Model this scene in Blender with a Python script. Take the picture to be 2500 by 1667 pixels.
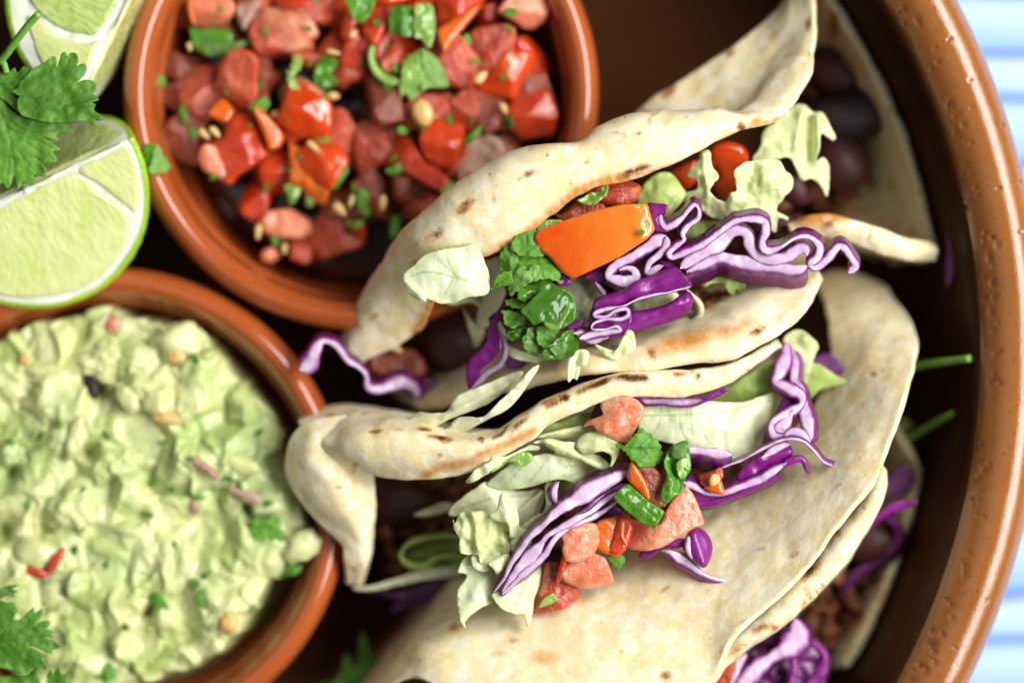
import bpy, bmesh, math, random
import numpy as np
from mathutils import Vector, Matrix
from mathutils.geometry import delaunay_2d_cdt

random.seed(7)
rng = np.random.default_rng(11)
for o in list(bpy.data.objects):
    bpy.data.objects.remove(o)
scene = bpy.context.scene
COL = scene.collection

# ------------------------------------------------------------------ camera, world, light, exposure
FOCUS_Z = 75.0            # height of the plane of sharp focus above the table, mm
CAM_Z = FOCUS_Z + 666.7   # mm
PXMM = 0.096              # mm per photograph pixel (2500 wide) on the focus plane
cam = bpy.data.cameras.new("camera")
cam_o = bpy.data.objects.new("camera", cam)
COL.objects.link(cam_o)
cam_o.location = (0, 0, CAM_Z * .001)
cam.sensor_width = 36.0
cam.lens = 100.0
cam.clip_start = 0.05
cam.clip_end = 20.0
cam.dof.use_dof = True
cam.dof.focus_distance = 0.6667
cam.dof.aperture_fstop = 2.7
cam.dof.aperture_blades = 0
scene.camera = cam_o

world = bpy.data.worlds.new("World")
scene.world = world
world.use_nodes = True
bg = world.node_tree.nodes["Background"]
bg.inputs[0].default_value = (0.86, 0.93, 1.0, 1)
bg.inputs[1].default_value = 0.055

def area(name, az, el, dist, sx, sy, power, col):
    L = bpy.data.lights.new(name, 'AREA')
    L.shape = 'RECTANGLE'
    L.size, L.size_y = sx, sy
    L.energy = power
    L.color = col
    o = bpy.data.objects.new(name, L)
    COL.objects.link(o)
    d = Vector((math.cos(az) * math.cos(el), math.sin(az) * math.cos(el), math.sin(el)))
    o.location = Vector((0.01, 0, 0.06)) + d * dist
    o.rotation_euler = d.to_track_quat('Z', 'Y').to_euler()
    return o
area("window_light", math.radians(10), math.radians(49), 1.0, 1.15, 0.48, 20.5, (1.0, 0.975, 0.95))
area("room_fill", math.radians(150), math.radians(62), 1.3, 1.2, 1.0, 1.6, (0.95, 0.97, 1.0))

scene.view_settings.view_transform = 'Standard'
scene.view_settings.look = 'None'
scene.view_settings.exposure = 0.14
scene.view_settings.gamma = 1.0
scene.cycles.use_denoising = True
scene.cycles.max_bounces = 8

# ------------------------------------------------------------------ photograph measures -> metres
def SC(z):
    return PXMM * (CAM_Z - z) / (CAM_Z - FOCUS_Z)

def W(xy, z):
    """photo pixel positions (2500 frame) at height z mm -> world metres"""
    xy = np.asarray(xy, float)
    z = np.broadcast_to(np.asarray(z, float), xy.shape[:-1])
    s = SC(z)
    return np.stack([(xy[..., 0] - 1250) * s, -(xy[..., 1] - 833.5) * s, z], -1) * .001

def S_of(V):
    s = SC(V[..., 2] * 1000)
    return np.stack([V[..., 0] * 1000 / s + 1250, -V[..., 1] * 1000 / s + 833.5], -1)

GRIDS = dict(K1=(1150, 420, 3.92), K2=(1550, 220, 3.137), K3=(950, 560, 3.564), K4=(1050, 900, 3.92),
             K5=(1450, 900, 3.92), K6=(1050, 1150, 3.92), K7=(700, 800, 3.92), K8=(1350, 1150, 3.92),
             S1=(350, 0, 4.694), S2=(850, 0, 3.92), S3=(350, 250, 3.92), S4=(750, 200, 3.92),
             L5=(0, 0, 3.136), G6=(0, 700, 3.92), G7=(300, 1100, 2.765), G8=(0, 1267, 3.92),
             T4=(700, 300, 2.24), T5=(1400, 0, 2.138), T6=(700, 900, 2.044), T7=(1300, 780, 2.178),
             T8=(1500, 1000, 2.351), F=(0, 0, .9408), S=(0, 0, 1.0))

def G(k, pts):
    x0, y0, s = GRIDS[k]
    a = np.array([p[:2] for p in pts], float)
    return np.stack([x0 + a[:, 0] / s, y0 + a[:, 1] / s], -1)

# ------------------------------------------------------------------ noise
def _hash(ix, iy, iz, seed):
    h = (ix.astype(np.int64) * 374761393 + iy.astype(np.int64) * 668265263 + iz.astype(np.int64) * 2147483647 + seed * 974634777) & 0xFFFFFFFF
    h = ((h ^ (h >> 13)) * 1274126177) & 0xFFFFFFFF
    h = ((h ^ (h >> 16)) * 2246822519) & 0xFFFFFFFF
    return ((h ^ (h >> 15)) & 0xFFFFFF) / float(0xFFFFFF) * 2 - 1

def vnoise(p, seed=0):
    p = np.asarray(p, float)
    if p.shape[-1] == 2:
        p = np.concatenate([p, np.zeros(p.shape[:-1] + (1,))], -1)
    i = np.floor(p).astype(np.int64)
    f = p - i
    f = f * f * f * (f * (f * 6 - 15) + 10)
    r = 0
    for dx in (0, 1):
        for dy in (0, 1):
            for dz in (0, 1):
                w = (f[..., 0] if dx else 1 - f[..., 0]) * (f[..., 1] if dy else 1 - f[..., 1]) * (f[..., 2] if dz else 1 - f[..., 2])
                r = r + w * _hash(i[..., 0] + dx, i[..., 1] + dy, i[..., 2] + dz, seed)
    return r

def fbm(p, seed=0, octaves=4, gain=.5):
    p = np.asarray(p, float)
    a, r = 1.0, 0
    for k in range(octaves):
        r = r + a * vnoise(p * (2 ** k) + k * 17.3, seed + k)
        a *= gain
    return r

def smooth(a, b, x):
    t = np.clip((x - a) / (b - a), 0, 1)
    return t * t * (3 - 2 * t)

# ------------------------------------------------------------------ curves
def catmull(P, n, closed=False):
    """resample polyline P (k,d) with a Catmull-Rom spline, n points evenly spread by arc length"""
    P = np.asarray(P, float)
    k = len(P)
    if closed:
        Q = np.concatenate([P[-1:], P, P[:2]])
        segs = k
    else:
        if k == 2:
            t = np.linspace(0, 1, n)[:, None]
            return P[0] * (1 - t) + P[1] * t
        Q = np.concatenate([2 * P[:1] - P[1:2], P, 2 * P[-1:] - P[-2:-1]])
        segs = k - 1
    m = max(4, int(4 * n / segs) + 2)
    t = np.linspace(0, 1, m, endpoint=False)[:, None]
    out = []
    for i in range(segs):
        a, b, c, d = Q[i], Q[i + 1], Q[i + 2], Q[i + 3]
        out.append(.5 * ((2 * b) + (-a + c) * t + (2 * a - 5 * b + 4 * c - d) * t * t + (-a + 3 * b - 3 * c + d) * t ** 3))
    out.append(P[:1] if closed else P[-1:])
    C = np.concatenate(out)
    L = np.concatenate([[0], np.cumsum(np.linalg.norm(np.diff(C, axis=0), axis=1))])
    s = np.linspace(0, L[-1], n, endpoint=not closed)
    return np.stack([np.interp(s, L, C[:, d]) for d in range(C.shape[1])], -1)

# ------------------------------------------------------------------ objects
def tag(o, label=None, cat=None, group=None, kind=None):
    if label: o['label'] = label
    if cat: o['category'] = cat
    if group: o['group'] = group
    if kind: o['kind'] = kind
    return o

def empty(name, loc, label, cat, group=None):
    o = bpy.data.objects.new(name, None)
    o.empty_display_size = .005
    COL.objects.link(o)
    o.location = loc
    return tag(o, label, cat, group)

def obj(name, V, F, mat, parent=None, attrs=None, label=None, cat=None, group=None, kind=None, flat=False):
    V = np.asarray(V, float).reshape(-1, 3)
    c = np.array([V[:, 0].mean(), V[:, 1].mean(), V[:, 2].min()])
    me = bpy.data.meshes.new(name)
    me.from_pydata((V - c).tolist(), [], F if isinstance(F, list) else F.tolist())
    me.polygons.foreach_set('use_smooth', [not flat] * len(me.polygons))
    for k, a in (attrs or {}).items():
        at = me.attributes.new(k, 'FLOAT', 'POINT')
        at.data.foreach_set('value', np.asarray(a, np.float32))
    me.update()
    me.materials.append(mat)
    o = bpy.data.objects.new(name, me)
    COL.objects.link(o)
    if parent:
        o.parent = parent
        pl = np.array(parent.location)
        if parent.parent: pl = pl + np.array(parent.parent.location)
        o.location = c - pl
    else:
        o.location = c
    return tag(o, label, cat, group, kind)

def grid_faces(nu, nv, off=0, wrap_u=False, wrap_v=False, flip=False):
    iu = np.arange(nu if wrap_u else nu - 1)
    iv = np.arange(nv if wrap_v else nv - 1)
    a, b = np.meshgrid(iu, iv, indexing='ij')
    a2, b2 = (a + 1) % nu, (b + 1) % nv
    q = np.stack([a * nv + b, a2 * nv + b, a2 * nv + b2, a * nv + b2], -1).reshape(-1, 4) + off
    return (q[:, ::-1] if flip else q).tolist()

def normals_grid(P):
    du = np.gradient(P, axis=0)
    dv = np.gradient(P, axis=1)
    n = np.cross(du, dv)
    return n / (np.linalg.norm(n, axis=-1, keepdims=True) + 1e-12)

def shell_grid(P, t):
    """closed shell of thickness t (metres, array or float) round grid P, edges rounded. -> V, F, u, v, side"""
    nu, nv = P.shape[:2]
    N = normals_grid(P)
    t = np.broadcast_to(np.asarray(t, float), (nu, nv))[..., None]
    # profile columns: top grid, rounded far edge, bottom grid reversed, rounded near edge
    dv0 = P[:, 0] - P[:, 1]; dv0 /= np.linalg.norm(dv0, axis=-1, keepdims=True) + 1e-12
    dv1 = P[:, -1] - P[:, -2]; dv1 /= np.linalg.norm(dv1, axis=-1, keepdims=True) + 1e-12
    h = t / 2
    top, bot = P + N * h, P - N * h
    def cap(d, j):
        hj = h[:, j]
        return [P[:, j] + N[:, j] * hj * math.cos(a) + d * hj * math.sin(a) * .8 for a in (.55, 1.1, 1.57, 2.04, 2.6)]
    c1, c0 = cap(dv1, -1), cap(dv0, 0)
    cols = [top[:, j] for j in range(nv)] + c1 + [bot[:, j] for j in range(nv - 1, -1, -1)] + c0[::-1]
    Q = np.stack(cols, 1)
    m = Q.shape[1]
    vv = np.linspace(0, 1, nv)
    v = np.concatenate([vv, np.ones(5), vv[::-1], np.zeros(5)])
    side = np.concatenate([np.ones(nv), np.full(5, .5), np.zeros(nv), np.full(5, .5)])
    V = Q.reshape(-1, 3)
    F = grid_faces(nu, m, wrap_v=True)
    F.append([j for j in range(m)])
    F.append([(nu - 1) * m + j for j in range(m - 1, -1, -1)])
    u = np.repeat(np.linspace(0, 1, nu), m)
    return V, F, u, np.tile(v, nu), np.tile(side, nu)

def loft_rows(k, rows, nu, nv):
    """rows: list of lists of (x,y,z): photo px + height mm -> (nu,nv,3) in px,px,mm"""
    R = []
    for r in rows:
        xy = G(k, r)
        z = np.array([p[2] for p in r], float)
        R.append(catmull(np.concatenate([xy, z[:, None] * 10], 1), nu))
    R = np.stack(R, 1)
    out = np.stack([catmull(R[i], nv) for i in range(nu)], 0)
    out[..., 2] /= 10
    return out

def tri_shell(p2, tris, top3, t):
    """closed shell of a triangulated patch: top verts top3, bottom = top - t downwards, stitched at the boundary"""
    n = len(top3)
    e = {}
    for a, b, c in tris:
        for i, j in ((a, b), (b, c), (c, a)):
            e[(i, j)] = 1
    bnd = [(i, j) for (i, j) in e if (j, i) not in e]
    V = np.concatenate([top3, top3 - np.array([0, 0, t])])
    F = [list(x) for x in tris] + [[c + n, b + n, a + n] for a, b, c in tris] + [[i, i + n, j + n, j] if False else [j, i, i + n, j + n] for i, j in bnd]
    return V, F

def inside(poly, pts):
    x, y = pts[:, 0], pts[:, 1]
    r = np.zeros(len(pts), bool)
    n = len(poly)
    j = n - 1
    for i in range(n):
        xi, yi = poly[i]; xj, yj = poly[j]
        with np.errstate(divide='ignore', invalid='ignore'):
            c = ((yi > y) != (yj > y)) & (x < (xj - xi) * (y - yi) / (yj - yi + 1e-12) + xi)
        r ^= c
        j = i
    return r

def seg_dist(pts, poly, closed=True):
    n = len(poly)
    d = np.full(len(pts), 1e9)
    for i in range(n if closed else n - 1):
        a, b = poly[i], poly[(i + 1) % n]
        ab = b - a
        t = np.clip(((pts - a) @ ab) / (ab @ ab + 1e-12), 0, 1)
        d = np.minimum(d, np.linalg.norm(pts - (a + t[:, None] * ab), axis=1))
    return d

def mesh2d(poly, spacing):
    """triangulated interior of a 2-D polygon -> points, triangles (counter-clockwise in x,y), distance to the edge"""
    lo, hi = poly.min(0), poly.max(0)
    xs = np.arange(lo[0], hi[0] + spacing, spacing)
    ys = np.arange(lo[1], hi[1] + spacing, spacing * .866)
    gx, gy = np.meshgrid(xs, ys)
    gx = gx + (np.arange(len(ys)) % 2)[:, None] * spacing / 2
    g = np.stack([gx.ravel(), gy.ravel()], -1)
    g = g + rng.uniform(-.12, .12, g.shape) * spacing
    g = g[inside(poly, g)]
    if len(g):
        g = g[seg_dist(g, poly) > spacing * .45]
    pts = np.concatenate([poly, g]) if len(g) else poly
    n = len(poly)
    r = delaunay_2d_cdt([Vector(p) for p in pts.tolist()], [(i, (i + 1) % n) for i in range(n)], [], 1, 1e-6)
    p = np.array([tuple(v) for v in r[0]])
    tr = []
    for f in r[2]:
        a, b, c = f[:3]
        ar = (p[b] - p[a])[0] * (p[c] - p[a])[1] - (p[b] - p[a])[1] * (p[c] - p[a])[0]
        tr.append((a, b, c) if ar > 0 else (c, b, a))
    return p, tr, seg_dist(p, poly)

def zfield(p, z, gx=0, gy=0, cup=0, bumps=(), ridges=(), facets=(), amp=0, scale=40, seed=0):
    """height of a leaf or piece: plane (mm per 100 px), cup, bumps (x,y,r,h), ridges (x1,y1,x2,y2,w,h), noise"""
    c = p.mean(0)
    d = (p - c) / 100
    r = z + gx * d[:, 0] + gy * d[:, 1] + cup * (d ** 2).sum(1)
    for bx, by, br, bh in bumps:
        r = r + bh * np.exp(-((p[:, 0] - bx) ** 2 + (p[:, 1] - by) ** 2) / br ** 2)
    for x1, y1, x2, y2, w, h in ridges:
        dd = seg_dist(p, np.array([[x1, y1], [x2, y2]], float), False)
        r = r + h * np.exp(-(dd / w) ** 2)
    for (fx, fy), fo, fs in facets:
        r = r - fs * np.maximum(0, (p - c) @ np.array([fx, fy]) - fo) * PXMM
    if amp:
        r = r + amp * fbm(p / scale, seed, 3)
    return r
# ------------------------------------------------------------------ materials
class NT:
    def __init__(self, name):
        self.m = bpy.data.materials.new(name)
        self.m.use_nodes = True
        self.t = self.m.node_tree
        self.t.nodes.clear()
        self.out = self.n('ShaderNodeOutputMaterial')
        self.tc = self.n('ShaderNodeTexCoord')
    def n(self, t, **kw):
        x = self.t.nodes.new(t)
        for k, v in kw.items():
            setattr(x, k, v)
        return x
    def l(self, a, b):
        self.t.links.new(a, b)
    def setv(self, node, name, v):
        s = node.inputs[name]
        if hasattr(v, 'links') or isinstance(v, bpy.types.NodeSocket):
            self.l(v, s)
        elif isinstance(v, (tuple, list)) and len(v) == 3 and s.type == 'RGBA':
            s.default_value = (*v, 1)
        else:
            s.default_value = v
    def noise(self, scale, detail=4, rough=.5, dist=0, vec=None):
        x = self.n('ShaderNodeTexNoise')
        x.inputs['Scale'].default_value = scale
        x.inputs['Detail'].default_value = detail
        x.inputs['Roughness'].default_value = rough
        x.inputs['Distortion'].default_value = dist
        self.l(vec or self.tc.outputs['Object'], x.inputs['Vector'])
        return x.outputs['Fac']
    def stretch(self, sx, sy, sz):
        x = self.n('ShaderNodeMapping')
        x.inputs['Scale'].default_value = (sx, sy, sz)
        self.l(self.tc.outputs['Object'], x.inputs['Vector'])
        return x.outputs['Vector']
    def attr(self, name):
        x = self.n('ShaderNodeAttribute', attribute_name=name)
        return x.outputs['Fac']
    def rnd(self):
        return self.n('ShaderNodeObjectInfo').outputs['Random']
    def ramp(self, fac, stops):
        x = self.n('ShaderNodeValToRGB')
        e = x.color_ramp.elements
        e[0].position, e[1].position = stops[0][0], stops[-1][0]
        for s in stops[1:-1]:
            e.new(s[0])
        for el, s in zip(sorted(e, key=lambda q: q.position), stops):
            c = s[1]
            el.color = (c, c, c, 1) if isinstance(c, (int, float)) else (*c, 1)
        self.l(fac, x.inputs['Fac'])
        return x.outputs['Color']
    def mix(self, fac, a, b, mode='MIX'):
        x = self.n('ShaderNodeMix', data_type='RGBA', blend_type=mode)
        for s, v in ((x.inputs['Factor'], fac), (x.inputs['A'] if False else x.inputs[6], a), (x.inputs[7], b)):
            if isinstance(v, bpy.types.NodeSocket): self.l(v, s)
            elif isinstance(v, (tuple, list)): s.default_value = (*v, 1)
            else: s.default_value = v
        return x.outputs[2]
    def math(self, op, a, b=0.0, c=None):
        x = self.n('ShaderNodeMath', operation=op)
        for i, v in enumerate((a, b) if c is None else (a, b, c)):
            if isinstance(v, bpy.types.NodeSocket): self.l(v, x.inputs[i])
            else: x.inputs[i].default_value = v
        return x.outputs[0]
    def bump(self, h, strength=.3, dist=.0005, prev=None):
        x = self.n('ShaderNodeBump')
        x.inputs['Strength'].default_value = strength
        x.inputs['Distance'].default_value = dist
        self.l(h, x.inputs['Height'])
        if prev: self.l(prev, x.inputs['Normal'])
        return x.outputs['Normal']
    def bsdf(self, color, rough=.5, normal=None, sss=0, sss_r=(1, .4, .2), sss_s=.003, coat=0, coat_r=.08, spec=.5, trans=None, trans_f=.3):
        b = self.n('ShaderNodeBsdfPrincipled')
        self.setv(b, 'Base Color', color)
        self.setv(b, 'Roughness', rough)
        b.inputs['Specular IOR Level'].default_value = spec
        if sss:
            b.inputs['Subsurface Weight'].default_value = sss
            b.inputs['Subsurface Radius'].default_value = sss_r
            b.inputs['Subsurface Scale'].default_value = sss_s
        if coat:
            b.inputs['Coat Weight'].default_value = coat
            b.inputs['Coat Roughness'].default_value = coat_r
        if normal:
            self.l(normal, b.inputs['Normal'])
            self.l(normal, b.inputs['Coat Normal'])
        r = b.outputs[0]
        if trans is not None:
            tr = self.n('ShaderNodeBsdfTranslucent')
            self.setv(tr, 'Color', trans)
            if normal: self.l(normal, tr.inputs['Normal'])
            mx = self.n('ShaderNodeMixShader')
            mx.inputs[0].default_value = trans_f
            self.l(r, mx.inputs[1]); self.l(tr.outputs[0], mx.inputs[2])
            r = mx.outputs[0]
        self.l(r, self.out.inputs['Surface'])
        return self.m

def m_glaze(name, c1, c2, pits=False, gloss=.07, coat=.5):
    t = NT(name)
    f = t.noise(25, 5, .6)
    col = t.mix(t.ramp(f, [(.3, 0), (.7, 1)]), c1, c2)
    sp = t.noise(900, 2, .5)
    col = t.mix(t.ramp(sp, [(.62, 0), (.72, .5)]), col, (c1[0] * .45, c1[1] * .4, c1[2] * .4))
    h = t.noise(120, 3, .5)
    nrm = t.bump(h, .06, .0006)
    nrm = t.bump(t.noise(1500, 2), .06, .0002, nrm)
    rough = gloss
    if pits:
        p = t.attr('pit')
        col = t.mix(p, col, (.16, .045, .02))
        rough = t.math('MULTIPLY_ADD', p, .5, gloss)
        nrm = t.bump(t.noise(2600, 3), .25, .0003, nrm)
    return t.bsdf(col, rough, nrm, coat=coat, coat_r=.03, spec=.5 if coat else .08)

def m_tortilla(name, c_flour=(.87, .775, .535), c_body=(.80, .63, .285), heavy=1.0):
    t = NT(name)
    f = t.noise(95, 4, .55, .3)
    col = t.mix(t.ramp(f, [(.28, 0), (.72, 1)]), c_body, c_flour)
    f2 = t.noise(330, 5, .7)
    col = t.mix(t.ramp(f2, [(.45, 0), (.62, .85)]), col, (.89, .83, .67))
    f3 = t.noise(34, 3)
    col = t.mix(t.ramp(f3, [(.52, 0), (.75, .40)]), col, (.70, .50, .20))
    # oil-orange stain and toasted marks
    n4 = t.noise(260, 4, .65)
    st = t.math('MULTIPLY', t.attr('stain'), t.ramp(n4, [(.25, .5), (.6, 1.15)]))
    col = t.mix(t.ramp(st, [(.08, 0), (.75, .95)]), col, (.60, .25, .030))
    n5 = t.noise(520, 4, .7)
    ch = t.math('MULTIPLY', t.attr('char'), t.ramp(n5, [(.3, .35), (.62, 1.3)]))
    col = t.mix(t.ramp(ch, [(.12, 0), (.5, .85)]), col, (.42, .17, .035))
    col = t.mix(t.ramp(ch, [(.5, 0), (.95, .92)]), col, (.035, .012, .006))
    sp = t.noise(1500, 1)
    col = t.mix(t.ramp(sp, [(.785, 0), (.81, .7)]), col, (.09, .06, .04))
    nrm = t.bump(t.noise(55, 3, .5), .10, .0014)
    nrm = t.bump(t.noise(520, 5, .75), .38 * heavy, .0007, nrm)
    return t.bsdf(col, .58, nrm, sss=.45, sss_r=(1, .75, .42), sss_s=.0032, spec=.25)

def m_leafy(name, c_in, c_edge, c_vein, rough=.35, tf=.35, veinw=.85, coat=.15, bump=.5, tcol=None):
    """thin leaf: 'edge' = mm from the edge, 'vein' = 0..1 on a vein"""
    t = NT(name)
    e = t.attr('edge')
    e = t.math('ADD', e, t.math('MULTIPLY', t.noise(300, 3), 2.0))
    col = t.mix(t.ramp(e, [(.9, 1), (1.0, 1)]) if False else t.ramp(t.math('MULTIPLY', e, .16), [(.12, 1), (.62, 0)]), c_in, c_edge)
    f = t.noise(130, 4, .6)
    col = t.mix(t.ramp(f, [(.35, 0), (.75, .55)]), col, tuple(c * .62 for c in c_in))
    f2 = t.noise(520, 4, .6)
    col = t.mix(t.ramp(f2, [(.45, 0), (.75, .35)]), col, tuple(min(1, c * 1.25) for c in c_edge))
    rr = t.rnd()
    col = t.mix(t.ramp(rr, [(0, .42), (.5, 0), (1, 0)]), col, tuple(c * .5 for c in c_in))
    col = t.mix(t.ramp(rr, [(0, 0), (.5, 0), (1, .5)]), col, tuple(min(.95, c * 1.35) for c in c_edge))
    v = t.attr('vein')
    col = t.mix(t.math('MULTIPLY', v, veinw), col, c_vein)
    nrm = t.bump(t.noise(380, 3, .5), bump * .6, .0007)
    nrm = t.bump(t.noise(1400, 3), bump * .4, .0003, nrm)
    nrm = t.bump(v, -.35, .0004, nrm)
    return t.bsdf(col, rough, nrm, coat=coat, coat_r=.12, spec=.4, trans=tcol or col, trans_f=tf)

def m_tomato(name, c1, c2, c3, rough=.15, sss=.85, bump=.85, coat=.7, streak=True, dark=.65, grad=None):
    t = NT(name)
    f = t.noise(170, 4, .6, .6)
    col = t.mix(t.ramp(f, [(.32, 0), (.68, 1)]), c1, c2)
    if streak:
        g = t.noise(60, 4, .6, .2, t.stretch(1, 6, 2))
        col = t.mix(t.ramp(g, [(.5, 0), (.72, .7)]), col, c3)
    r = t.rnd()
    col = t.mix(t.ramp(r, [(0, .0), (1, .35)]), col, tuple(c * .7 for c in c1))
    if grad:
        sx = t.n('ShaderNodeSeparateXYZ'); t.l(t.tc.outputs['Object'], sx.inputs[0])
        col = t.mix(t.ramp(t.math('MULTIPLY_ADD', sx.outputs['X'], 45.0, .5), [(.1, 0), (.95, 1)]), col, grad)
    big = t.noise(75, 2, .5, .4)
    col = t.mix(t.ramp(big, [(.42, 0), (.62, dark)]), col, (c1[0] * .62, c1[1] * .42, c1[2] * .40))
    nrm = t.bump(t.noise(260, 4, .65, .4), bump, .0018)
    nrm = t.bump(t.noise(1100, 3, .65), bump, .0005, nrm)
    return t.bsdf(col, rough, nrm, sss=sss, sss_r=(1, .22, .10), sss_s=.0055, coat=coat, coat_r=.05)

def m_cabbage(name, pale=(.72, .57, .73), purple=(.155, .006, .150), lo=.36, hi=.82, tf=.12):
    """'across' = 0 in the middle of the cut face .. 1 on the purple skins"""
    t = NT(name)
    a = t.math('ADD', t.attr('across'), t.math('MULTIPLY', t.math('SUBTRACT', t.noise(300, 4, .6), .5), .5))
    f = t.noise(600, 3)
    p = t.mix(t.ramp(f, [(.42, 0), (.7, .5)]), pale, (pale[0] * .72, pale[1] * .42, pale[2] * .80))
    p = t.mix(t.ramp(t.noise(110, 3), [(.5, 0), (.75, .6)]), p, (pale[0] * .60, pale[1] * .28, pale[2] * .72))
    q = t.mix(t.ramp(t.noise(120, 3), [(.35, 0), (.7, 1)]), purple, (purple[0] * 1.9, purple[1] * 2.2, purple[2] * 1.8))
    col = t.mix(t.ramp(a, [(lo, 0), (hi, 1)]), p, q)
    nrm = t.bump(t.noise(500, 4, .6), .4, .0005)
    return t.bsdf(col, .33, nrm, coat=.3, coat_r=.15, sss=.12, sss_s=.0015, trans=col if tf else None, trans_f=tf)

def m_simple(name, c1, c2, scale=200, rough=.4, bump=.3, bscale=400, coat=0, sss=0, sss_s=.002, dist=.0006):
    t = NT(name)
    col = t.mix(t.ramp(t.noise(scale, 4, .6), [(.35, 0), (.65, 1)]), c1, c2)
    nrm = t.bump(t.noise(bscale, 4, .6), bump, dist)
    return t.bsdf(col, rough, nrm, coat=coat, coat_r=.1, sss=sss, sss_s=sss_s)

M = {}
M['ramekin'] = m_glaze('terracotta_glaze', (.37, .078, .016), (.43, .100, .023))
M['bowl'] = m_glaze('brown_glaze', (.25, .083, .014), (.32, .115, .022), pits=True, gloss=.13)
M['bowl_painted_shade'] = m_glaze('brown_glaze_painted_shade', (.036, .0115, .0026), (.056, .018, .004), gloss=.4, coat=0)  # same glaze as the rim, with the shade inside the bowl painted in
M['tortilla'] = m_tortilla('toasted_tortilla')
M['lett_white'] = m_leafy('lettuce_white', (.83, .90, .62), (.78, .88, .44), (.36, .50, .20), tf=.2)
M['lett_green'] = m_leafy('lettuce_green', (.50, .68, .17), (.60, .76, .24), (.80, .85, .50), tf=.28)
M['lett_yellow'] = m_leafy('lettuce_yellow', (.77, .86, .37), (.84, .91, .50), (.45, .58, .18), tf=.24)
M['lett_cut'] = m_leafy('lettuce_rib', (.74, .75, .45), (.80, .82, .55), (.5, .5, .25), tf=.18)
M['cilantro'] = m_leafy('cilantro_leaf', (.098, .285, .026), (.150, .38, .038), (.05, .17, .015), rough=.5, tf=.28, veinw=.75, coat=0.02, bump=.25)
M['cilantro_pale'] = m_leafy('cilantro_underside', (.19, .38, .10), (.22, .43, .08), (.12, .28, .05), rough=.5, tf=.35, veinw=.8, coat=.05, bump=.3)
M['onion_green'] = m_leafy('green_onion', (.070, .225, .016), (.115, .33, .028), (.03, .12, .008), rough=.22, tf=.22, coat=.35, bump=.22)
M['onion_light'] = m_leafy('green_onion_light', (.25, .46, .07), (.34, .56, .12), (.15, .35, .04), rough=.16, tf=.25, coat=.9, bump=.9)
M['stem'] = m_simple('cilantro_stem', (.16, .42, .05), (.24, .52, .09), 200, .35, .3, 600, coat=.3)
M['flesh'] = m_tomato('tomato_flesh', (.62, .115, .055), (.70, .19, .10), (.78, .34, .20))
M['flesh_pale'] = m_tomato('tomato_flesh_pale', (.80, .22, .11), (.86, .36, .20), (.92, .58, .36), bump=.5, dark=.2)
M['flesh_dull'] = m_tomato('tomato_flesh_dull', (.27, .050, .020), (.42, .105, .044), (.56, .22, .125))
M['flesh_pink'] = m_tomato('tomato_flesh_pink', (.52, .062, .020), (.66, .125, .045), (.80, .30, .14))
M['flesh_red'] = m_tomato('tomato_red', (.60, .042, .007), (.68, .075, .013), (.76, .15, .035), bump=.35)
M['skin'] = m_tomato('tomato_skin', (.72, .060, .006), (.76, .105, .010), (.8, .12, .01), rough=.14, bump=.12, streak=False)
M['skin_orange'] = m_tomato('tomato_skin_orange', (.74, .115, .008), (.76, .17, .014), (.78, .22, .03), rough=.16, sss=.3, bump=.22, streak=True, dark=.2)
M['wedge'] = m_tomato('orange_tomato', (.66, .075, .005), (.70, .11, .008), (.74, .17, .02), rough=.11, sss=.4, bump=.09, streak=True, dark=.15, grad=(.74, .23, .025))
M['onion_pink'] = m_tomato('onion_white', (.50, .30, .22), (.60, .40, .30), (.66, .50, .40), sss=.3)
M['seed'] = m_simple('tomato_seed', (.70, .42, .12), (.78, .54, .22), 500, .28, .3, 700, coat=.5, sss=.2)
M['meat'] = m_simple('ground_meat', (.11, .030, .008), (.27, .078, .016), 260, .38, .9, 700, coat=.25, dist=.0012)
M['bean'] = m_simple('bean_skin', (.045, .009, .009), (.075, .014, .011), 120, .55, .3, 300, coat=0)
M['bean_black'] = m_simple('black_bean_skin', (.012, .006, .008), (.03, .012, .014), 120, .6, .3, 300, coat=0)
M['juice'] = m_simple('salsa_juice', (.035, .008, .003), (.055, .012, .004), 90, .08, .1, 200, coat=.6)
M['cab'] = m_cabbage('cabbage_cut')
M['cab_wide'] = m_cabbage('cabbage_cut_white', pale=(.70, .55, .71), lo=.62, hi=.99)
M['cab_skin'] = m_cabbage('cabbage_skin', pale=(.26, .016, .24), purple=(.14, .006, .13), lo=.2, hi=1.1)
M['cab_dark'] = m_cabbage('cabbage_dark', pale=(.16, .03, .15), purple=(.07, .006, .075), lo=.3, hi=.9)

# guacamole
t = NT('guacamole')
f = t.noise(90, 5, .6, .5)
col = t.mix(t.ramp(f, [(.34, 0), (.66, 1)]), (.46, .56, .18), (.70, .73, .38))
f2 = t.noise(260, 4, .65)
col = t.mix(t.ramp(f2, [(.52, 0), (.75, .5)]), col, (.34, .46, .13))
col = t.mix(t.ramp(t.noise(48, 3), [(.50, 0), (.66, .65)]), col, (.76, .74, .36))
col = t.mix(t.ramp(t.noise(36, 3, .5, 0, t.stretch(1, 1, 1.01)), [(.30, .55), (.46, 0)]), col, (.30, .45, .13))
nrm = t.bump(t.noise(420, 4, .65), .35, .001)
nrm = t.bump(t.noise(1500, 3), .25, .0004, nrm)
M['guac'] = t.bsdf(col, .34, nrm, sss=.25, sss_r=(.8, 1, .4), sss_s=.005, coat=.3, coat_r=.15)
M['chunk'] = m_simple('avocado_chunk', (.60, .64, .27), (.70, .72, .36), 150, .32, .5, 400, coat=.3, sss=.25, sss_s=.003)

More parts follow.
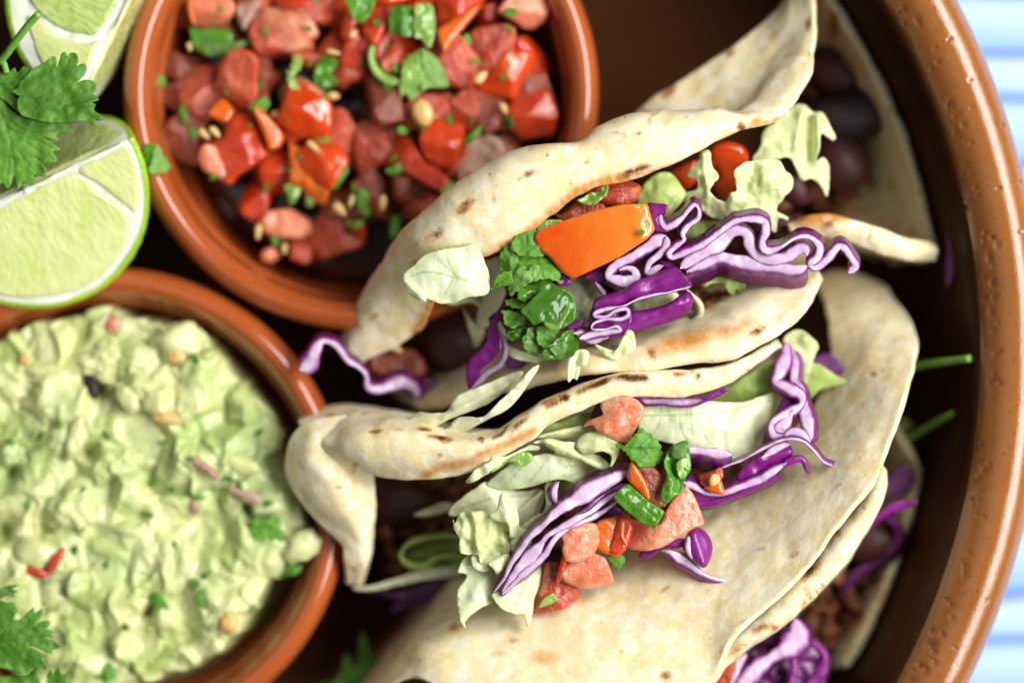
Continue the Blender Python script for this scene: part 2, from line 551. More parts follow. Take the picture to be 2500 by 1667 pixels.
# lime
t = NT('lime_pulp')
fz = t.noise(70, 4, .6, .3)
col = t.mix(t.ramp(fz, [(.3, 0), (.7, 1)]), (.62, .74, .20), (.78, .86, .40))
ves = t.attr('sac')
col = t.mix(t.ramp(ves, [(.35, 0), (.9, .3)]), col, (.86, .91, .56))
nrm = t.bump(ves, .1, .0008)
nrm = t.bump(t.noise(500, 4, .65), .35, .0006, nrm)
M['pulp'] = t.bsdf(col, .14, nrm, sss=.5, sss_r=(.7, 1, .35), sss_s=.005, coat=.7, coat_r=.08)
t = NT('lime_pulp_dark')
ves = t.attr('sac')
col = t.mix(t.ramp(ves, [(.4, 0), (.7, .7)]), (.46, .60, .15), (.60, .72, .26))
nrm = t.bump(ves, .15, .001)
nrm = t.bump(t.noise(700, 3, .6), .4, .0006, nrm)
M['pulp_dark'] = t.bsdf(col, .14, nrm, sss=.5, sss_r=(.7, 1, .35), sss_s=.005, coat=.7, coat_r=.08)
t = NT('lime_pith')
col = t.mix(t.ramp(t.noise(150, 4), [(.35, 0), (.65, 1)]), (.80, .86, .66), (.90, .93, .82))
M['pith'] = t.bsdf(col, .35, t.bump(t.noise(600, 4), .3, .0005), sss=.3, sss_r=(.8, 1, .6), sss_s=.003, coat=.25)
t = NT('lime_rind')
col = t.mix(t.ramp(t.noise(60, 4), [(.35, 0), (.65, 1)]), (.30, .54, .02), (.46, .70, .05))
pore = t.noise(900, 1)
M['rind'] = t.bsdf(col, .3, t.bump(pore, .4, .0005), sss=.15, sss_r=(.6, 1, .2), sss_s=.002, coat=.4, coat_r=.15)

# table cloth: woven blue and white stripes
t = NT('striped_cloth')
g = t.n('ShaderNodeNewGeometry')
sep = t.n('ShaderNodeSeparateXYZ'); t.l(g.outputs['Position'], sep.inputs[0])
w = t.noise(12, 2, .5)
y = t.math('ADD', t.math('MULTIPLY', sep.outputs['Y'], 36.0), t.math('MULTIPLY', w, .5))
fr = t.math('FRACT', y)
col = t.ramp(fr, [(0, (.32, .50, .76)), (.30, (.50, .66, .82)), (.42, (.40, .58, .80)), (.5, (.06, .15, .52)), (.56, (.42, .60, .80)), (.8, (.55, .68, .82)), (.9, (.10, .20, .60)), (1.0, (.36, .55, .80))])
nrm = t.bump(t.noise(900, 2), .4, .0004)
M['cloth'] = t.bsdf(col, .8, nrm, spec=.2)
# ------------------------------------------------------------------ builders
def densify(poly, step, soft=True):
    """outline -> evenly spaced closed outline; soft = spline, otherwise straight with slightly eased corners"""
    if soft:
        L = np.linalg.norm(np.diff(np.concatenate([poly, poly[:1]]), axis=0), axis=1).sum()
        return catmull(poly, max(12, int(L / step)), True)
    out = []
    n = len(poly)
    for i in range(n):
        a, b, c = poly[i - 1], poly[i], poly[(i + 1) % n]
        r1 = min(.22, 9 / (np.linalg.norm(a - b) + 1e-6)); r2 = min(.22, 9 / (np.linalg.norm(c - b) + 1e-6))
        p, q = b + (a - b) * r1, b + (c - b) * r2
        for t in (0, .33, .67, 1):
            out.append((1 - t) ** 2 * p + 2 * t * (1 - t) * b + t * t * q)
    out = np.array(out)
    res = []
    m = len(out)
    for i in range(m):
        a, b = out[i], out[(i + 1) % m]
        k = max(1, int(np.linalg.norm(b - a) / step))
        for j in range(k):
            res.append(a + (b - a) * j / k)
    return np.array(res)

_seed = [100]
def patch(name, k, pts, z, mat, t=.5, spacing=7, soft=True, rag=0, veins=(), vein_w=2.2, vein_d=.12, rnd=0, side_amp=0,
          parent=None, label=None, cat=None, group=None, kind=None, bumps=(), ridges=(), **zf):
    """a leaf, strip or cut piece from its outline in the photograph, laid at its own height z (mm), t mm thick"""
    _seed[0] += 1
    sd = _seed[0]
    if veins and spacing > 4: spacing = 4.2
    if name in ('lettuce_leaf', 'lettuce_strip', 'cilantro_leaf', 'cilantro_bit') and 'facets' not in zf:
        rp = .5 * np.sqrt(np.prod(np.ptp(G(k, pts), axis=0)))
        zf['facets'] = [((math.cos(a), math.sin(a)), rp * rng.uniform(-.3, .6), rng.uniform(.12, .45)) for a in rng.uniform(0, 6.28, 3)]
    if name == 'cilantro_leaf' and not rag and parent is None:
        rag, spacing = 1.6, 3.2
        scal = True
    else:
        scal = False
    poly = densify(G(k, pts), spacing, soft)
    if rag:
        nn = fbm(poly / 14, sd, 3)
        d = np.roll(poly, -1, 0) - np.roll(poly, 1, 0)
        d /= np.linalg.norm(d, axis=1, keepdims=True) + 1e-9
        if scal:
            sgn = np.sign((poly[:, 0] * np.roll(poly[:, 1], -1) - poly[:, 1] * np.roll(poly[:, 0], -1)).sum())
            ph_ = np.arange(len(poly)) * 3.2 / 17.0
            nn = nn + sgn * (3.4 * np.sqrt(np.abs(np.sin(math.pi * (ph_ + .35 * vnoise(np.stack([ph_ * .6, ph_ * 0], -1), sd))))) - 1.6)
        poly = poly + np.stack([d[:, 1], -d[:, 0]], -1) * (nn * rag)[:, None]
    p, tr, e = mesh2d(poly, spacing)
    if name in ('lettuce_leaf', 'cilantro_leaf') and parent is None: zf['gx'] = zf.get('gx', 0) - 1.3
    b2 = [(*G(k, [(x, y)])[0], r, h) for x, y, r, h in bumps]
    r2 = [(*G(k, [(x1, y1)])[0], *G(k, [(x2, y2)])[0], w, h) for x1, y1, x2, y2, w, h in ridges]
    zz = zfield(p, z, bumps=b2, ridges=r2, seed=sd, **zf)
    if rnd:
        rp = rnd / PXMM
        q = 1 - np.clip(e / rp, 0, 1)
        zz = zz - rnd * (1 - np.sqrt(np.clip(1 - q * q, 0, 1)))
    vein = np.zeros(len(p))
    for i, vl in enumerate(veins):
        g = catmull(G(k, vl), 24)
        wv = vein_w * (1 if i == 0 else .7)
        vein = np.maximum(vein, np.exp(-(seg_dist(p, g, False) / wv) ** 2))
    zz = zz - vein * vein_d
    V = W(p, zz)
    V, F = tri_shell(p, [(c, b, a) for a, b, c in tr], V, t * .001)
    at = dict(edge=np.tile(e * PXMM, 2), vein=np.tile(vein, 2), across=np.tile(1 - np.clip(e / 18, 0, 1), 2))
    return obj(name, V, F, M[mat], parent, at, label, cat, group, kind)

def chunk(name, k, pts, z, mat, label, t=7, skins=(), cat='tomato piece', group=None, gx=None, gy=None, rnd=1.1, soft=True, amp=.35, facet=0, **kw):
    """diced vegetable: a flesh body and, where the photo shows it, pieces of skin as parts"""
    gx = rng.uniform(-2.5, 2.5) if gx is None else gx
    gy = rng.uniform(-2.5, 2.5) if gy is None else gy
    if facet:
        rp = max(20, .5 * np.sqrt(np.prod(np.ptp(G(k, pts), axis=0))))
        kw['facets'] = [((math.cos(a), math.sin(a)), rp * rng.uniform(.0, .45), rng.uniform(.45, 1.1)) for a in rng.uniform(0, 6.28, facet)]
    if not skins:
        return patch(name, k, pts, z, mat, t=t, rnd=rnd, soft=soft, amp=amp, scale=26, gx=gx, gy=gy, label=label, cat=cat, group=group, **kw)
    c = G(k, pts).mean(0)
    base = empty(name, W(c, z - t), label, cat, group)
    patch('flesh', k, pts, z, mat, t=t, rnd=rnd, soft=soft, amp=amp, scale=26, gx=gx, gy=gy, parent=base, **kw)
    for sp, sz, sgx, sgy, sm in skins:
        patch('skin', k, sp, sz, sm, t=min(t, 5), rnd=.5, soft=soft, amp=.1, scale=40, gx=sgx, gy=sgy, parent=base)
    return base

def ribbon(name, k, pts, half, z, mat, depth=3.0, lean=(0, 0), n=None, parent=None, label=None, cat=None, group=None, cut=.25):
    """shred of cabbage or a strip standing on edge: pts photo px, half widths photo-crop px, z (mm, number or list)"""
    xy = G(k, pts)
    hw = np.broadcast_to(np.asarray(half, float), (len(xy),)) / GRIDS[k][2]
    zz = np.broadcast_to(np.asarray(z, float), (len(xy),))
    L = np.linalg.norm(np.diff(xy, axis=0), axis=1).sum()
    n = n or max(16, int(L / 3.0))
    c = catmull(np.concatenate([xy, hw[:, None], zz[:, None]], 1), n)
    p, h, zc = c[:, :2], np.maximum(c[:, 2], .4), c[:, 3]
    tg = np.gradient(p, axis=0); tg /= np.linalg.norm(tg, axis=1, keepdims=True) + 1e-9
    lat = np.stack([-tg[:, 1], tg[:, 0]], -1)
    h = h * (1 + .40 * fbm(np.stack([np.arange(n) * .055, np.zeros(n)], -1), _seed[0], 3))
    _seed[0] += 1
    p = p + lat * (1.5 * fbm(np.stack([np.arange(n) * .06, np.full(n, 3.)], -1), _seed[0] + 500, 3))[:, None]
    zc = zc + .45 * fbm(np.stack([np.arange(n) * .045, np.ones(n)], -1), _seed[0], 3)
    prof = [(-1, -depth), (-1.0, -.6), (-.97, -.28), (-.86, -.08), (-.62, cut * .3), (-.3, cut), (0, cut * .7), (.3, cut), (.62, cut * .3), (.86, -.08), (.97, -.28), (1.0, -.6), (1, -depth)]
    end = np.minimum(np.arange(n), np.arange(n)[::-1]) / 3.0
    tip = np.sqrt(np.clip(end, .12, 1))
    cols, ac = [], []
    for a, dz in prof:
        zq = zc + dz
        sh = np.array([lean[0], -lean[1]]) / PXMM * -dz
        cols.append(W(p + lat * (a * h * tip)[:, None] + sh, zq))
        ac.append(abs(a) if dz > -.3 else 1.0)
    V = np.stack(cols, 1)
    m = len(prof)
    F = grid_faces(n, m, wrap_v=True, flip=True)
    F.append(list(range(m))); F.append([(n - 1) * m + j for j in range(m - 1, -1, -1)])
    e = np.zeros(n * m)
    return obj(name, V.reshape(-1, 3), F, M[mat], parent, dict(across=np.tile(ac, n), edge=e + 2, vein=e), label, cat, group)

def tube(name, P3, rad, mat, parent=None, seg=10, **tags):
    P3 = np.asarray(P3, float)
    n = len(P3)
    rad = np.broadcast_to(rad, (n,))
    tg = np.gradient(P3, axis=0); tg /= np.linalg.norm(tg, axis=1, keepdims=True)
    up = np.array([0, 0, 1.0])
    a = np.cross(tg, up); a /= np.linalg.norm(a, axis=1, keepdims=True) + 1e-9
    b = np.cross(a, tg)
    th = np.arange(seg) * 2 * math.pi / seg
    V = P3[:, None] + rad[:, None, None] * (np.cos(th)[None, :, None] * a[:, None] + np.sin(th)[None, :, None] * b[:, None])
    F = grid_faces(n, seg, wrap_v=True)
    F.append(list(range(seg))); F.append([(n - 1) * seg + j for j in range(seg - 1, -1, -1)])
    return obj(name, V.reshape(-1, 3), F, M[mat], parent, **tags)

def stem(k, pts, z, r_px, mat='stem', **kw):
    xy = G(k, pts)
    c = catmull(np.concatenate([xy, np.broadcast_to(np.asarray(z, float), (len(xy),))[:, None]], 1), 24)
    return tube('stem', W(c[:, :2], c[:, 2]), r_px * PXMM * .001, mat, **kw)

def lathe(prof, nseg=160, phi=None):
    """profile (r,z) mm -> V,F ; closed ring"""
    prof = np.asarray(prof, float)
    ph = np.arange(nseg) * 2 * math.pi / nseg if phi is None else phi
    V = np.stack([np.cos(ph)[:, None] * prof[:, 0], np.sin(ph)[:, None] * prof[:, 0], np.broadcast_to(prof[:, 1], (len(ph), len(prof)))], -1)
    return V * .001, grid_faces(len(ph), len(prof), wrap_u=True)

_ico = None
def ico(sub=3):
    bm = bmesh.new()
    bmesh.ops.create_icosphere(bm, subdivisions=sub, radius=1)
    V = np.array([v.co[:] for v in bm.verts]); F = [[v.index for v in f.verts] for f in bm.faces]
    bm.free()
    return V, F
ICO2, ICO3 = ico(2), ico(3)

def blob(name, k, xy, z, r3, ang, mat, label, cat, group=None, lump=.06, tilt=0, bend=0, parent=None):
    V, F = ICO3
    V = V * (1 + lump * fbm(V * 1.7 + rng.uniform(0, 50), 5, 3))[:, None]
    V = V * np.array(r3) * .001
    if bend: V[:, 1] += bend * V[:, 0] ** 2 / (r3[0] * .001)
    V = V @ np.array(Matrix.Rotation(tilt, 3, 'Y')).T @ np.array(Matrix.Rotation(-ang, 3, 'Z')).T
    return obj(name, V + W(G(k, [xy])[0], z), F, M[mat], parent, label=label, cat=cat, group=group)

def crumbs(name, k, region, z0, z1, n, label, size=(.9, 2.1), mat='meat', cat='taco filling'):
    """ground meat: many crumbs nobody could count, one object"""
    poly = G(k, region)
    lo, hi = poly.min(0), poly.max(0)
    pts = []
    while len(pts) < n:
        c = rng.uniform(lo, hi, (n * 3, 2))
        pts += c[inside(poly, c)].tolist()
    Vs, Fs, off = [], [], 0
    for x in pts[:n]:
        V, F = ICO2
        V = V * (1 + .45 * fbm(V * 1.6 + rng.uniform(0, 90), 3, 3))[:, None] * rng.uniform(*size) * np.array([rng.uniform(.7, 1.3), rng.uniform(.7, 1.3), rng.uniform(.6, 1)]) * .001
        V = V + W(np.array(x), rng.uniform(z0, z1))
        Vs.append(V); Fs += [[i + off for i in f] for f in F]; off += len(V)
    return obj(name, np.concatenate(Vs), Fs, M[mat], label=label, cat=cat, kind='stuff')

# tortillas: several lofted shells joined in one mesh, with toasted and oil marks by place
def tortilla(label, lofts, chars=(), stains=(), nu=150, nv=44, lumpy=.45, t=2.4):
    Vs, Fs, off = [], [], 0
    ed = []
    for i, lf in enumerate(lofts):
        k, rows = lf[0], lf[1]
        kw = lf[2] if len(lf) > 2 else {}
        g = loft_rows(k, rows, kw.get('nu', nu), kw.get('nv', nv))
        P = W(g[..., :2], g[..., 2])
        N = normals_grid(P)
        q = P * 1000
        lm = kw.get('lumpy', lumpy)
        P = P + N * (lm * fbm(q / 9, 31 + i, 3) + .05 * fbm(q / 2.2, 61 + i, 3))[..., None] * .001
        # the border wanders a little
        w = np.linspace(0, 1, P.shape[1])
        for j, s in ((0, 1), (-1, -1)):
            dirv = P[:, j] - P[:, j + s]
            dirv /= np.linalg.norm(dirv, axis=-1, keepdims=True) + 1e-12
            for jj in range(4):
                P[:, jj if j == 0 else -1 - jj] += dirv * (.35 * (1 - jj / 4) * fbm(q[:, j] / 5.0, 7 + i, 2))[:, None] * .001
        tt = kw.get('t', t) * .001 * (1 + .25 * fbm(q / 6, 91 + i, 2))
        # nothing goes through the wall of the bowl
        wr = np.interp(P[..., 2] * 1000, [10, 12, 17, 26, 38, 48, 54, 58, 62], [140, 143, 149.5, 154, 157, 158.5, 159, 159.8, 161]) * .001
        dx, dy = P[..., 0] - cB[0], P[..., 1] - cB[1]
        kk = np.minimum(1, wr / np.hypot(dx, dy))
        P[..., 0], P[..., 1] = cB[0] + dx * kk, cB[1] + dy * kk
        V, F, u, v, sd = shell_grid(P, tt)
        V = V + .03e-3 * np.stack([fbm(V * 900, s, 2) for s in (1, 2, 3)], -1)
        Vs.append(V); Fs += [[a + off for a in f] for f in F]; off += len(V)
    V = np.concatenate(Vs)
    s = S_of(V)
    rs = np.random.default_rng(len(label))
    pick = s[rs.integers(0, len(s), 60)]
    chars = list(chars) + [('S', x, y, rs.uniform(4, 16), rs.uniform(3, 7), rs.uniform(-60, 10), rs.uniform(.25, .62)) for x, y in pick]
    def field(spots):
        r = np.zeros(len(V))
        for k, x, y, rx, ry, ang, st in spots:
            c = G(k, [(x, y)])[0]
            d = s - c
            a = math.radians(ang)
            dx = d[:, 0] * math.cos(a) + d[:, 1] * math.sin(a); dy = -d[:, 0] * math.sin(a) + d[:, 1] * math.cos(a)
            r = np.maximum(r, st * np.exp(-((dx / rx) ** 2 + (dy / ry) ** 2)))
        return r
    return obj('tortilla', V, Fs, M['tortilla'], None, dict(char=field(chars), stain=field(stains)), label, 'tortilla', 'tortillas of the tacos')

def along(k, pts, rx, ry, st, every=20):
    """row of overlapping spots along a line"""
    g = G(k, pts)
    L = np.linalg.norm(np.diff(g, axis=0), axis=1).sum()
    n = max(2, int(L / every))
    c = catmull(g, n)
    tg = np.gradient(c, axis=0)
    return [('S', x, y, rx, ry, math.degrees(math.atan2(ty, tx)), st) for (x, y), (tx, ty) in zip(c, tg)]

# ------------------------------------------------------------------ the setting
n = 2
obj('table_cloth', [(-.6, -.5, 0), (.6, -.5, 0), (.6, .5, 0), (-.6, .5, 0)], [[0, 1, 2, 3]], M['cloth'], kind='structure', label='blue and white striped cloth under the large brown bowl')

# large brown bowl
cB = W(np.array([711., 861.]), 68)
big = empty('serving_bowl', (cB[0], cB[1], .001), 'large brown glazed clay bowl with pitted rim holding tacos, ramekins and limes', 'bowl')
prof_body = [(0, 10), (60, 10), (132, 10.3), (145, 12.5), (152, 18), (156, 26), (158.8, 36), (160.4, 46), (161.6, 53), (163.0, 59), (164.7, 63.2)]
prof_out = [(178.5, 56), (175, 48), (168, 34), (156, 18), (143, 7), (128, 2), (60, 1.5), (0, 1.5)]
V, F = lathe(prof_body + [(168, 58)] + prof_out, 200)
obj('body', V + np.array([cB[0], cB[1], 0]), F, M['bowl_painted_shade'], big)  # body wears the painted-in shade, up to the edge of the rim
ph = np.concatenate([np.linspace(-.62, .62, 900), np.linspace(.62, 2 * math.pi - .62, 180)[1:-1]])
rp = catmull(np.array([(164.2, 62.4), (165.4, 64.4), (168, 66.8), (171, 68.2), (174, 68.2), (176.8, 66.8), (178.8, 64.2), (179.8, 61), (179.8, 57), (178.3, 53)]), 46)
V, F = lathe(rp, phi=ph)
pit = np.zeros(V.shape[:2])
P = V.copy()
for i in range(150):
    a = rng.uniform(-.6, .6)
    q = rng.uniform()
    # most pits follow the crown line nearest the food
    rr = rng.normal(167.0, 1.0) if q < .62 else rng.uniform(163, 179)
    ar = rng.uniform(.14, .48) if q < .62 else rng.uniform(.10, .24)
    ln = rng.uniform(1.2, 3.2)
    da = (ph[:, None] - a) * 170
    dr = rp[None, :, 0] - rr
    w = np.exp(-((da / (ar * ln)) ** 2 + (dr / ar) ** 2))
    pit = np.maximum(pit, w)
nz = fbm(V * 260, 9, 3)
pit = np.clip(pit * (1 + .5 * nz), 0, 1)
P[..., 2] -= pit * .00055
P[..., 2] += .00025 * fbm(V * 60, 4, 2)
obj('rim', (P + np.array([cB[0], cB[1], 0])).reshape(-1, 3), F, M['bowl'], big, dict(pit=smooth(.25, .8, pit).ravel()))

def ramekin(c, z_rim, R, label):
    w = W(np.array(c, float), z_rim)
    base = empty('ramekin', (w[0], w[1], .0103), label, 'ramekin', 'small terracotta ramekins')
    k = R / 57.0
    dz = z_rim - 52.5
    inner = [(0, 15), (36, 15), (43, 18), (46.5, 26), (48.2, 36), (49.2, 44 + dz)]
    outer = [(55.6, 44 + dz), (54, 38), (51.5, 28), (48, 17), (45, 11.5), (38, 10.5), (0, 10.5)]
    V, F = lathe([(r * k, z) for r, z in inner] + [(52.4 * k, 43.5 + dz)] + [(r * k, z) for r, z in outer], 180)
    off = np.array([w[0], w[1], 0])
    obj('body', V + off, F, M['ramekin'], base)
    lip = catmull(np.array([(49.2, 43.5), (49.6, 47), (50.5, 50.2), (52, 52), (53.6, 52.5), (55.2, 51.8), (56.4, 50), (57, 47.6), (56.6, 45), (55.5, 43)]), 40)
    V, F = lathe([(r * k, z + dz) for r, z in lip], 260)
    V[..., 2] += .0002 * fbm(V * 45, 3, 2)
    obj('rim', (V + off).reshape(-1, 3), F, M['ramekin'], base)
    return w
SAL = ramekin((880, 223), 52.5, 58.0, 'terracotta ramekin heaped with diced tomato salsa')
GUA = ramekin((258, 1239), 50.0, 58.7, 'terracotta ramekin filled with mashed guacamole')
# ------------------------------------------------------------------ tacos: tortillas
TA = tortilla('folded flour tortilla holding the orange tomato wedge and long curly purple cabbage', [
    ('F', [
        [(815, 835, 46), (955, 760, 53), (1000, 680, 63), (1075, 600, 71), (1170, 562, 74), (1260, 492, 75), (1350, 430, 75.5), (1440, 408, 75), (1530, 378, 75), (1620, 328, 74), (1690, 300, 73), (1778, 272, 70), (1846, 195, 64), (1868, 90, 57), (1869, -30, 50)],
        [(795, 800, 47), (870, 690, 57), (935, 610, 66), (1000, 550, 73), (1095, 482, 77), (1205, 420, 78), (1300, 380, 78), (1390, 372, 77), (1500, 330, 77), (1600, 292, 76), (1680, 280, 74), (1765, 258, 69), (1825, 175, 62), (1850, 80, 55), (1855, -30, 48)],
        [(790, 780, 42), (836, 680, 51), (897, 590, 58), (937, 530, 65), (1050, 432, 71), (1170, 362, 73), (1260, 340, 74), (1337, 334, 73), (1400, 290, 72), (1500, 264, 71), (1640, 258, 70), (1715, 260, 67), (1790, 165, 58), (1825, 70, 52), (1840, -30, 46)],
        [(800, 800, 30), (855, 700, 38), (912, 612, 44), (955, 560, 50), (1070, 462, 54), (1190, 392, 56), (1280, 366, 57), (1350, 352, 57), (1420, 312, 57), (1510, 288, 58), (1645, 272, 56), (1712, 240, 57), (1760, 150, 53), (1805, 60, 49), (1828, -30, 44)],
        [(860, 840, 14), (900, 740, 16), (980, 650, 18), (1020, 600, 20), (1120, 510, 20), (1230, 440, 20), (1320, 400, 24), (1390, 350, 32), (1440, 300, 40), (1480, 252, 46), (1600, 168, 47), (1680, 118, 46), (1745, 70, 44), (1790, 30, 42), (1820, -30, 40)],
    ], dict(nu=260, nv=60, t=1.7)),
    ('S', [
        [(905, 905, 13), (1050, 850, 14), (1200, 800, 14), (1450, 760, 14), (1650, 720, 14), (1850, 650, 18), (1930, 600, 24)],
        [(960, 960, 24), (1090, 905, 30), (1230, 865, 36), (1450, 822, 46), (1650, 785, 52), (1830, 690, 52), (1945, 610, 48)],
        [(1000, 985, 36), (1120, 945, 46), (1250, 910, 56), (1450, 870, 68), (1650, 835, 70), (1850, 745, 67), (1975, 640, 58)],
        [(1015, 992, 39), (1135, 968, 51), (1255, 936, 61), (1345, 918, 66), (1450, 903, 71), (1575, 896, 72.5), (1690, 879, 73), (1775, 870, 73), (1878, 815, 72), (1955, 750, 69), (2000, 668, 62)],
    ], dict(nu=170, nv=40, t=3.4)),
], chars=[
    ('T4', 980, 455, 26, 10, -35, 1.0), ('T4', 810, 615, 26, 9, -30, .95), ('T4', 1330, 275, 22, 8, -10, .8), ('T4', 1260, 310, 14, 5, -10, .6),
    ('T4', 1890, 270, 42, 9, -22, 1.15), ('T4', 695, 765, 12, 7, -40, .7), ('T4', 390, 1115, 16, 8, 0, .5), ('T4', 480, 1055, 16, 8, -20, .5),
    ('T5', 880, 665, 12, 14, 0, .9), ('T5', 350, 880, 30, 8, -14, .8), ('T5', 500, 480, 26, 16, -35, .7), ('T5', 1225, 130, 8, 20, 10, .6), ('T5', 820, 280, 20, 10, -40, .6),
    ('T7', 637, 195, 12, 9, -10, 1.2), ('T7', 1200, 60, 24, 9, -18, .9), ('T7', 1000, 175, 10, 4, 0, .5),
], stains=along('F', [(960, 765), (1000, 690), (1090, 610), (1180, 560), (1260, 500), (1350, 432), (1440, 412)], 18, 18, .95) + along('F', [(1440, 412), (1560, 375), (1690, 308), (1780, 275)], 16, 7, .85)
    + [('T7', 820, 110, 120, 22, -14, .9), ('T7', 1050, 60, 90, 20, -20, .7), ('T5', 950, 640, 24, 10, -25, .9)])

